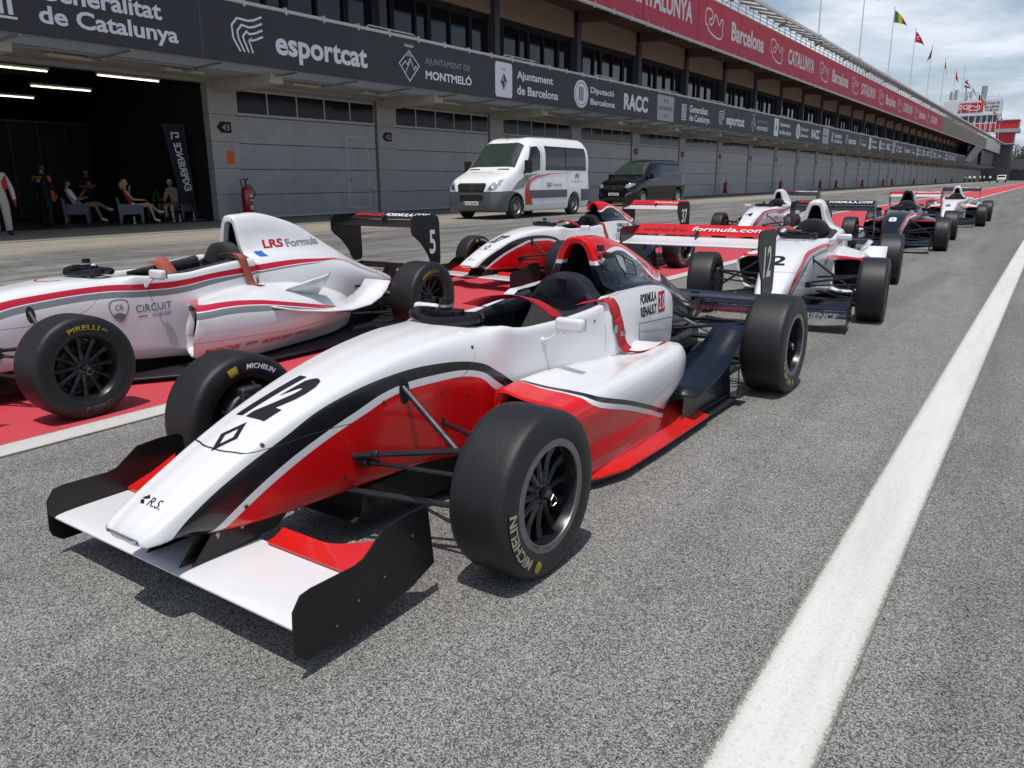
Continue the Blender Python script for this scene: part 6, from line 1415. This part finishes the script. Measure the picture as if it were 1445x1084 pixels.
nrm = Vector((0, -.72, .69)); ey_ = Vector((0, .69, .72)).normalized()
pw = proj_dir(bv1, (0, 1.5, 2.0), (1, 0, 0), ey_)
M_ws = mat('windscreen', (.035, .05, .045), .05, spec=.8)
patch([(-.83, -.52), (.83, -.52), (.73, .50), (.55, .56), (-.55, .56), (-.73, .50)], pw, 'windscreen', M_ws, vb1)
for sd in (1, -1):
    f = FX(bv1, 0, 0, sd); 
    pt_ = lambda P: [(p[0] * (1 if sd > 0 else -1), p[1]) for p in P]
    g_ = proj_dir(bv1, (sd * 1.2, 0, 0), (0, sd, 0), (0, 0, 1))
    patch(pt_([(1.45, 1.40), (2.50, 1.52), (2.55, 2.10), (2.45, 2.28), (2.12, 2.25)]), g_, 'side_window', M_glass, vb1)
    patch(pt_([(2.85, 1.52), (5.72, 1.52), (5.70, 2.28), (2.90, 2.30)]), g_, 'side_window', M_glass, vb1)
    patch(pt_([(4.20, 1.54), (4.24, 1.54), (4.24, 2.28), (4.20, 2.28)]), proj_dir(bv1, (sd * 1.2, 0, 0), (0, sd, 0), (0, 0, 1), .012), 'window_bar', M_black2, vb1)
    patch(pt_([(1.55, .62), (4.30, .62), (4.30, .88), (1.62, .88)]), g_, 'rub_strip', mat('van_grey', (.10, .105, .11), .5), vb1)
    patch(pt_([(5.35, .45), (5.95, .50), (5.95, .88), (5.30, .88)]), g_, 'bumper_corner', MATS['van_grey'], vb1)
    patch(pt_([(1.56, .42), (2.02, .42), (1.84, .75), (1.78, .98), (1.90, 1.14), (2.3, 1.28), (3.2, 1.39), (4.6, 1.44), (4.6, 1.452), (3.1, 1.415), (2.2, 1.335), (1.75, 1.20), (1.52, .98), (1.50, .78)]), proj_dir(bv1, (sd * 1.2, 0, 0), (0, sd, 0), (0, 0, 1), .010), 'red_swoosh', M_red, vb1)
    patch(pt_([(.75, .88), (1.45, .98), (1.58, 1.12), (2.0, 1.34), (2.6, 1.42), (1.7, 1.38), (1.1, 1.15)]), g_, 'grey_swoosh', mat('swoosh_grey', (.22, .23, .24), .4), vb1)
    for a in ((2.62, .42, 2.30), (4.36, .9, 2.2)): patch(pt_([(a[0], a[1]), (a[0] + .012, a[1]), (a[0] + .012, a[2]), (a[0], a[2])]), g_, 'door_seam', M_col, vb1)
    patch(pt_([(1.42, .98), (1.5, 1.38), (2.08, 2.28), (2.12, 2.27), (1.54, 1.38), (1.46, .98)]), g_, 'door_seam', M_col, vb1)
    mr = MB(); mr.box((sd * 1.12, 1.50, 1.62), (.20, .14, .40)); mr.tube([(sd * .95, 1.60, 1.45), (sd * 1.08, 1.55, 1.48)], .04, 8); mr.build('wing_mirror', M_black2, vb1, bevel=.04)
    for y in (1.05, 4.85): vwheel(v1, sd * .86, y, sd, .36, mat('hub_grey', (.32, .32, .31), .4, metal=.5))
    patch(pt_([(5.93, .95), (5.99, .95), (5.97, 1.6), (5.92, 1.6)]), g_, 'tail_light', M_red, vb1)
g_ = proj_dir(bv1, (1.2, 0, 0), (0, 1, 0), (0, 0, 1), .012)
def gt(body, w_, h_, y, z, m, **k):
    return text(body, w_, h_, lambda a, b_: g_(a + y, b_ + z), 'lettering', m, vb1, subdiv=.08, **k)
gt('LRS', .34, .14, 3.05, 1.05, MATS['crimson_letter'], bold=.03, shear=.1); gt('Formula', .62, .12, 3.62, 1.05, MATS['grey_letter'], bold=.01); gt('F1', .30, .17, 5.05, 1.33, M_tk, bold=.03, shear=.2); gt('Driving Experience', .85, .06, 5.05, 1.15, M_tk)
gf_ = proj_dir(bv1, (0, 0, 0), (1, 0, 0), (0, 0, 1), .008)
el = lambda cx, cz, rx, rz, n=20: [(cx + rx * math.cos(2 * PI * i / n), cz + rz * math.sin(2 * PI * i / n)) for i in range(n)]
patch([(-.46, .86), (.46, .86), (.52, 1.06), (.46, 1.12), (-.46, 1.12), (-.52, 1.06)], gf_, 'grille', M_black2, vb1)
patch([(-.40, .58), (.40, .58), (.44, .70), (.38, .76), (-.38, .76), (-.44, .70)], gf_, 'grille', M_black2, vb1)
gf2 = proj_dir(bv1, (0, 0, 0), (1, 0, 0), (0, 0, 1), .016)
poly_fn(stroke([(.105 * math.cos(2 * PI * i / 20), .99 + .105 * math.sin(2 * PI * i / 20)) for i in range(20)], .016, True) + [[(0 + .02 * math.cos(a + PI / 2), .99 + .02 * math.sin(a + PI / 2)), (.1 * math.cos(a), .99 + .1 * math.sin(a)), (.02 * math.cos(a - PI / 2), .99 + .02 * math.sin(a - PI / 2))] for a in (PI / 2, PI * 7 / 6, PI * 11 / 6)], gf2, 'emblem', M_alu, vb1)
for z in (.92, .99, 1.06): patch([(-.46, z), (.46, z), (.46, z + .008), (-.46, z + .008)], gf2, 'grille_bar', M_dkgrey, vb1)
for sd in (-1, 1):
    patch([(sd * a, b) for a, b in ((.56, .88), (.80, .90), (.90, 1.05), (.905, 1.25), (.82, 1.20), (.66, 1.10))], gf_, 'headlight', mat('headlight_glass', (.45, .50, .52), .08, metal=.4), vb1)
    patch([(sd * a, b) for a, b in ((.62, .93), (.76, .94), (.78, 1.08), (.66, 1.06))], gf2, 'headlight_lens', M_alu, vb1)
    hv_ = proj_dir(bv1, (0, .9, 1.5), (1, 0, 0), Vector((0, .9, .35)), .008)
    patch([(sd * a, b) for a, b in ((.34, .08), (.74, .10), (.70, .17), (.32, .14))], hv_, 'hood_vent', M_black2, vb1)
hv_ = proj_dir(bv1, (0, .7, 1.5), (1, 0, 0), Vector((0, .9, .35)), .008)
text('LRS', .22, .07, lambda a, b_: hv_(a - .35, b_ + .05), 'lettering', MATS['crimson_letter'], vb1, bold=.02, subdiv=.06); text('Formula', .5, .07, lambda a, b_: hv_(a + .05, b_ + .05), 'lettering', MATS['grey_letter'], vb1, subdiv=.06)
pl = MB(); pl.box((0, -.015, .50), (.52, .02, .11)); plo = pl.build('licence_plate', M_tw, v1, bevel=.004)
text('CA 026-PM', .38, .07, plane_fn((.02, -.027, .50), (1, 0, 0), (0, 0, 1)), 'lettering', M_tk, plo, bold=.02); poly_fn([[(-.25, -.045), (-.21, -.045), (-.21, .045), (-.25, .045)]], plane_fn((0, -.027, .50), (1, 0, 0), (0, 0, 1)), 'plate_band', mat('plate_blue', (.02, .06, .35), .5), plo)
an = MB(); an.tube([(0, 2.05, 2.52), (0, 2.25, 2.72)], .012, 6); an.build('aerial', M_black2, v1)

v2 = thing('passenger_van', 'glossy black people carrier with tinted windows behind the white van', 'van', (-17.55, 34.3, 0), R(-6)); v2.scale = (1.1, 1.04, 1.14)
TB2 = [(0, .60, .80, .32, .5, .48), (.06, .80, .95, .24, .6, .62), (.22, .90, 1.04, .20, .75, .72), (.5, .945, 1.10, .18, .88, .78), (.95, .955, 1.20, .18, 1.0, .80), (1.1, .96, 1.26, .18, 1.05, .80), (1.5, .96, 1.58, .18, 1.10, .74), (1.9, .96, 1.80, .18, 1.12, .72), (2.2, .96, 1.87, .18, 1.12, .72), (2.8, .96, 1.91, .18, 1.12, .73), (4.4, .955, 1.90, .18, 1.12, .72), (4.85, .93, 1.82, .22, 1.1, .68), (4.95, .88, 1.6, .34, 1.0, .62)]
M_vb = mat('van_black_paint', (.004, .004, .005), .10, coat=.3, var=.1)
vb2 = vbody(TB2, 5, M_vb, v2, (.90, 4.15), .40); bv2 = bvh_of(vb2)
patch([(-.78, -.46), (.78, -.46), (.66, .44), (-.66, .44)], proj_dir(bv2, (0, 1.5, 1.6), (1, 0, 0), Vector((0, .80, .60))), 'windscreen', M_ws, vb2)
for sd in (1, -1):
    g_ = proj_dir(bv2, (sd * 1.2, 0, 0), (0, sd, 0), (0, 0, 1)); pt_ = lambda P: [(p[0] * (1 if sd > 0 else -1), p[1]) for p in P]
    patch(pt_([(1.40, 1.14), (2.25, 1.18), (2.25, 1.68), (1.90, 1.64)]), g_, 'side_window', M_glass, vb2)
    patch(pt_([(2.42, 1.18), (4.70, 1.16), (4.62, 1.66), (2.44, 1.70)]), g_, 'side_window', mat('tint_glass', (.03, .035, .045), .04, spec=.9), vb2)
    patch(pt_([(1.30, 1.06), (2.32, 1.12), (2.32, 1.135), (1.32, 1.085)]), g_, 'chrome_strip', M_alu, vb2); patch(pt_([(2.30, 1.12), (2.33, 1.12), (2.30, 1.70), (2.27, 1.70)]), g_, 'chrome_strip', M_alu, vb2)
    mr = MB(); mr.box((sd * 1.08, 1.45, 1.22), (.18, .12, .20)); mr.tube([(sd * .92, 1.5, 1.1), (sd * 1.05, 1.47, 1.14)], .03, 8); mr.build('wing_mirror', M_vb, vb2, bevel=.04)
    for y in (.90, 4.15): vwheel(v2, sd * .85, y, sd, .33, M_alu, 10)
gf_ = proj_dir(bv2, (0, 0, 0), (1, 0, 0), (0, 0, 1), .008); gf2 = proj_dir(bv2, (0, 0, 0), (1, 0, 0), (0, 0, 1), .014)
patch([(-.44, .66), (.44, .66), (.54, .86), (-.54, .86)], gf_, 'grille', M_black2, vb2)
for z in (.69, .73, .77, .81): patch([(-.44 - (z - .66) * .4, z), (.44 + (z - .66) * .4, z), (.44 + (z - .66) * .4, z + .008), (-.44 - (z - .66) * .4, z + .008)], gf2, 'grille_bar', M_alu, vb2)
poly_fn([[(-.04, .71), (.04, .71), (.05, .78), (0, .83), (-.05, .78)]], gf2, 'emblem', M_alu, vb2)
for sd in (-1, 1):
    patch([(sd * a, b) for a, b in ((.54, .76), (.70, .74), (.88, .86), (.90, .96), (.72, .92), (.58, .88))], gf_, 'headlight', MATS['headlight_glass'], vb2)
    patch([(sd * a, b) for a, b in ((.56, .42), (.60, .40), (.80, .54), (.84, .60), (.74, .56), (.62, .50))], gf_, 'fog_trim', M_alu, vb2)
pl = MB(); pl.box((0, -.015, .50), (.52, .02, .11)); plo = pl.build('licence_plate', M_tw, v2, bevel=.004)
text('BM 024-MP', .38, .07, plane_fn((.02, -.027, .50), (1, 0, 0), (0, 0, 1)), 'lettering', M_tk, plo, bold=.02)

# ------------------------------------------------------------------ sky, sun, camera
SUN = Vector((.13, -.27, 1)).normalized(); elev = math.asin(SUN.z); az = math.atan2(SUN.x, SUN.y)
wd = bpy.data.worlds.new('World'); scene.world = wd; wd.use_nodes = True; nt = wd.node_tree; nt.nodes.clear()
N = NT(wd); bgd = N.n('ShaderNodeBackground'); wo = N.n('ShaderNodeOutputWorld'); sky = N.n('ShaderNodeTexSky'); sky.sky_type = 'NISHITA'; sky.sun_disc = False; sky.sun_elevation = elev; sky.sun_rotation = az; sky.dust_density = 2.; sky.air_density = 1.2; sky.ozone_density = 2.5
tcg = N.n('ShaderNodeTexCoord').outputs['Generated']; sx, sy, sz = N.sep(tcg)
div = N.math('MAXIMUM', N.math('ADD', sz, .12), .05); cv = N.n('ShaderNodeCombineXYZ'); N.L(N.math('DIVIDE', sx, div), cv.inputs[0]); N.L(N.math('DIVIDE', sy, div), cv.inputs[1])
n1 = N.noise(cv.outputs[0], .55, 9, .62, .6); n2 = N.noise(cv.outputs[0], 1.7, 6, .6, .3)
cf = N.math('MULTIPLY', N.rng(N.math('ADD', N.math('MULTIPLY', n1, .75), N.math('MULTIPLY', n2, .25)), .44, .58), N.rng(sz, .18, .42, 1., .08))
shade = N.rng(n2, .35, .7, .80, 1.08)
cc = N.n('ShaderNodeVectorMath', operation='SCALE'); cc.inputs[0].default_value = (11.8, 12.2, 12.8); N.L(shade, cc.inputs['Scale'])
skys = N.n('ShaderNodeVectorMath', operation='SCALE'); N.L(sky.outputs[0], skys.inputs[0]); skys.inputs['Scale'].default_value = 1.
hz_ = N.rng(sz, .0, .36, 1., .0)
mixs = N.mix(N.math('MULTIPLY', cf, .82), skys.outputs[0], cc.outputs[0]); mixs = N.mix(N.math('MULTIPLY', hz_, .58), mixs, (8.2, 9.8, 12.0))
N.L(mixs, bgd.inputs[0]); bgd.inputs[1].default_value = .085; N.L(bgd.outputs[0], wo.inputs[0])
sl = bpy.data.lights.new('Sun', 'SUN'); sl.energy = 3.35; sl.angle = R(.6); sl.color = (1., .97, .92); so = bpy.data.objects.new('Sun', sl); COL.objects.link(so); so.rotation_euler = (-SUN).to_track_quat('-Z', 'Y').to_euler(); so.location = (20, -20, 60)
cam = bpy.data.cameras.new('Camera'); co = bpy.data.objects.new('Camera', cam); COL.objects.link(co); scene.camera = co
f_, yaw, pitch, roll, hh = 1098.04, .6011, .2551, -.0077, 1.2152
fwd = Vector((-math.sin(yaw) * math.cos(pitch), math.cos(yaw) * math.cos(pitch), -math.sin(pitch))); rt = Vector((math.cos(yaw), math.sin(yaw), 0)); upv = rt.cross(fwd)
r_ = rt * math.cos(roll) + upv * math.sin(roll); u_ = -rt * math.sin(roll) + upv * math.cos(roll)
co.matrix_world = Matrix(((r_.x, u_.x, -fwd.x, 0), (r_.y, u_.y, -fwd.y, 0), (r_.z, u_.z, -fwd.z, hh), (0, 0, 0, 1)))
cam.sensor_width = 36; cam.lens = f_ / 1445 * 36; cam.clip_end = 3000; cam.clip_start = .05
vs = scene.view_settings; vs.view_transform = 'Standard'; vs.look = 'None'; vs.gamma = 1; vs.use_curve_mapping = False; vs.exposure = 0.0
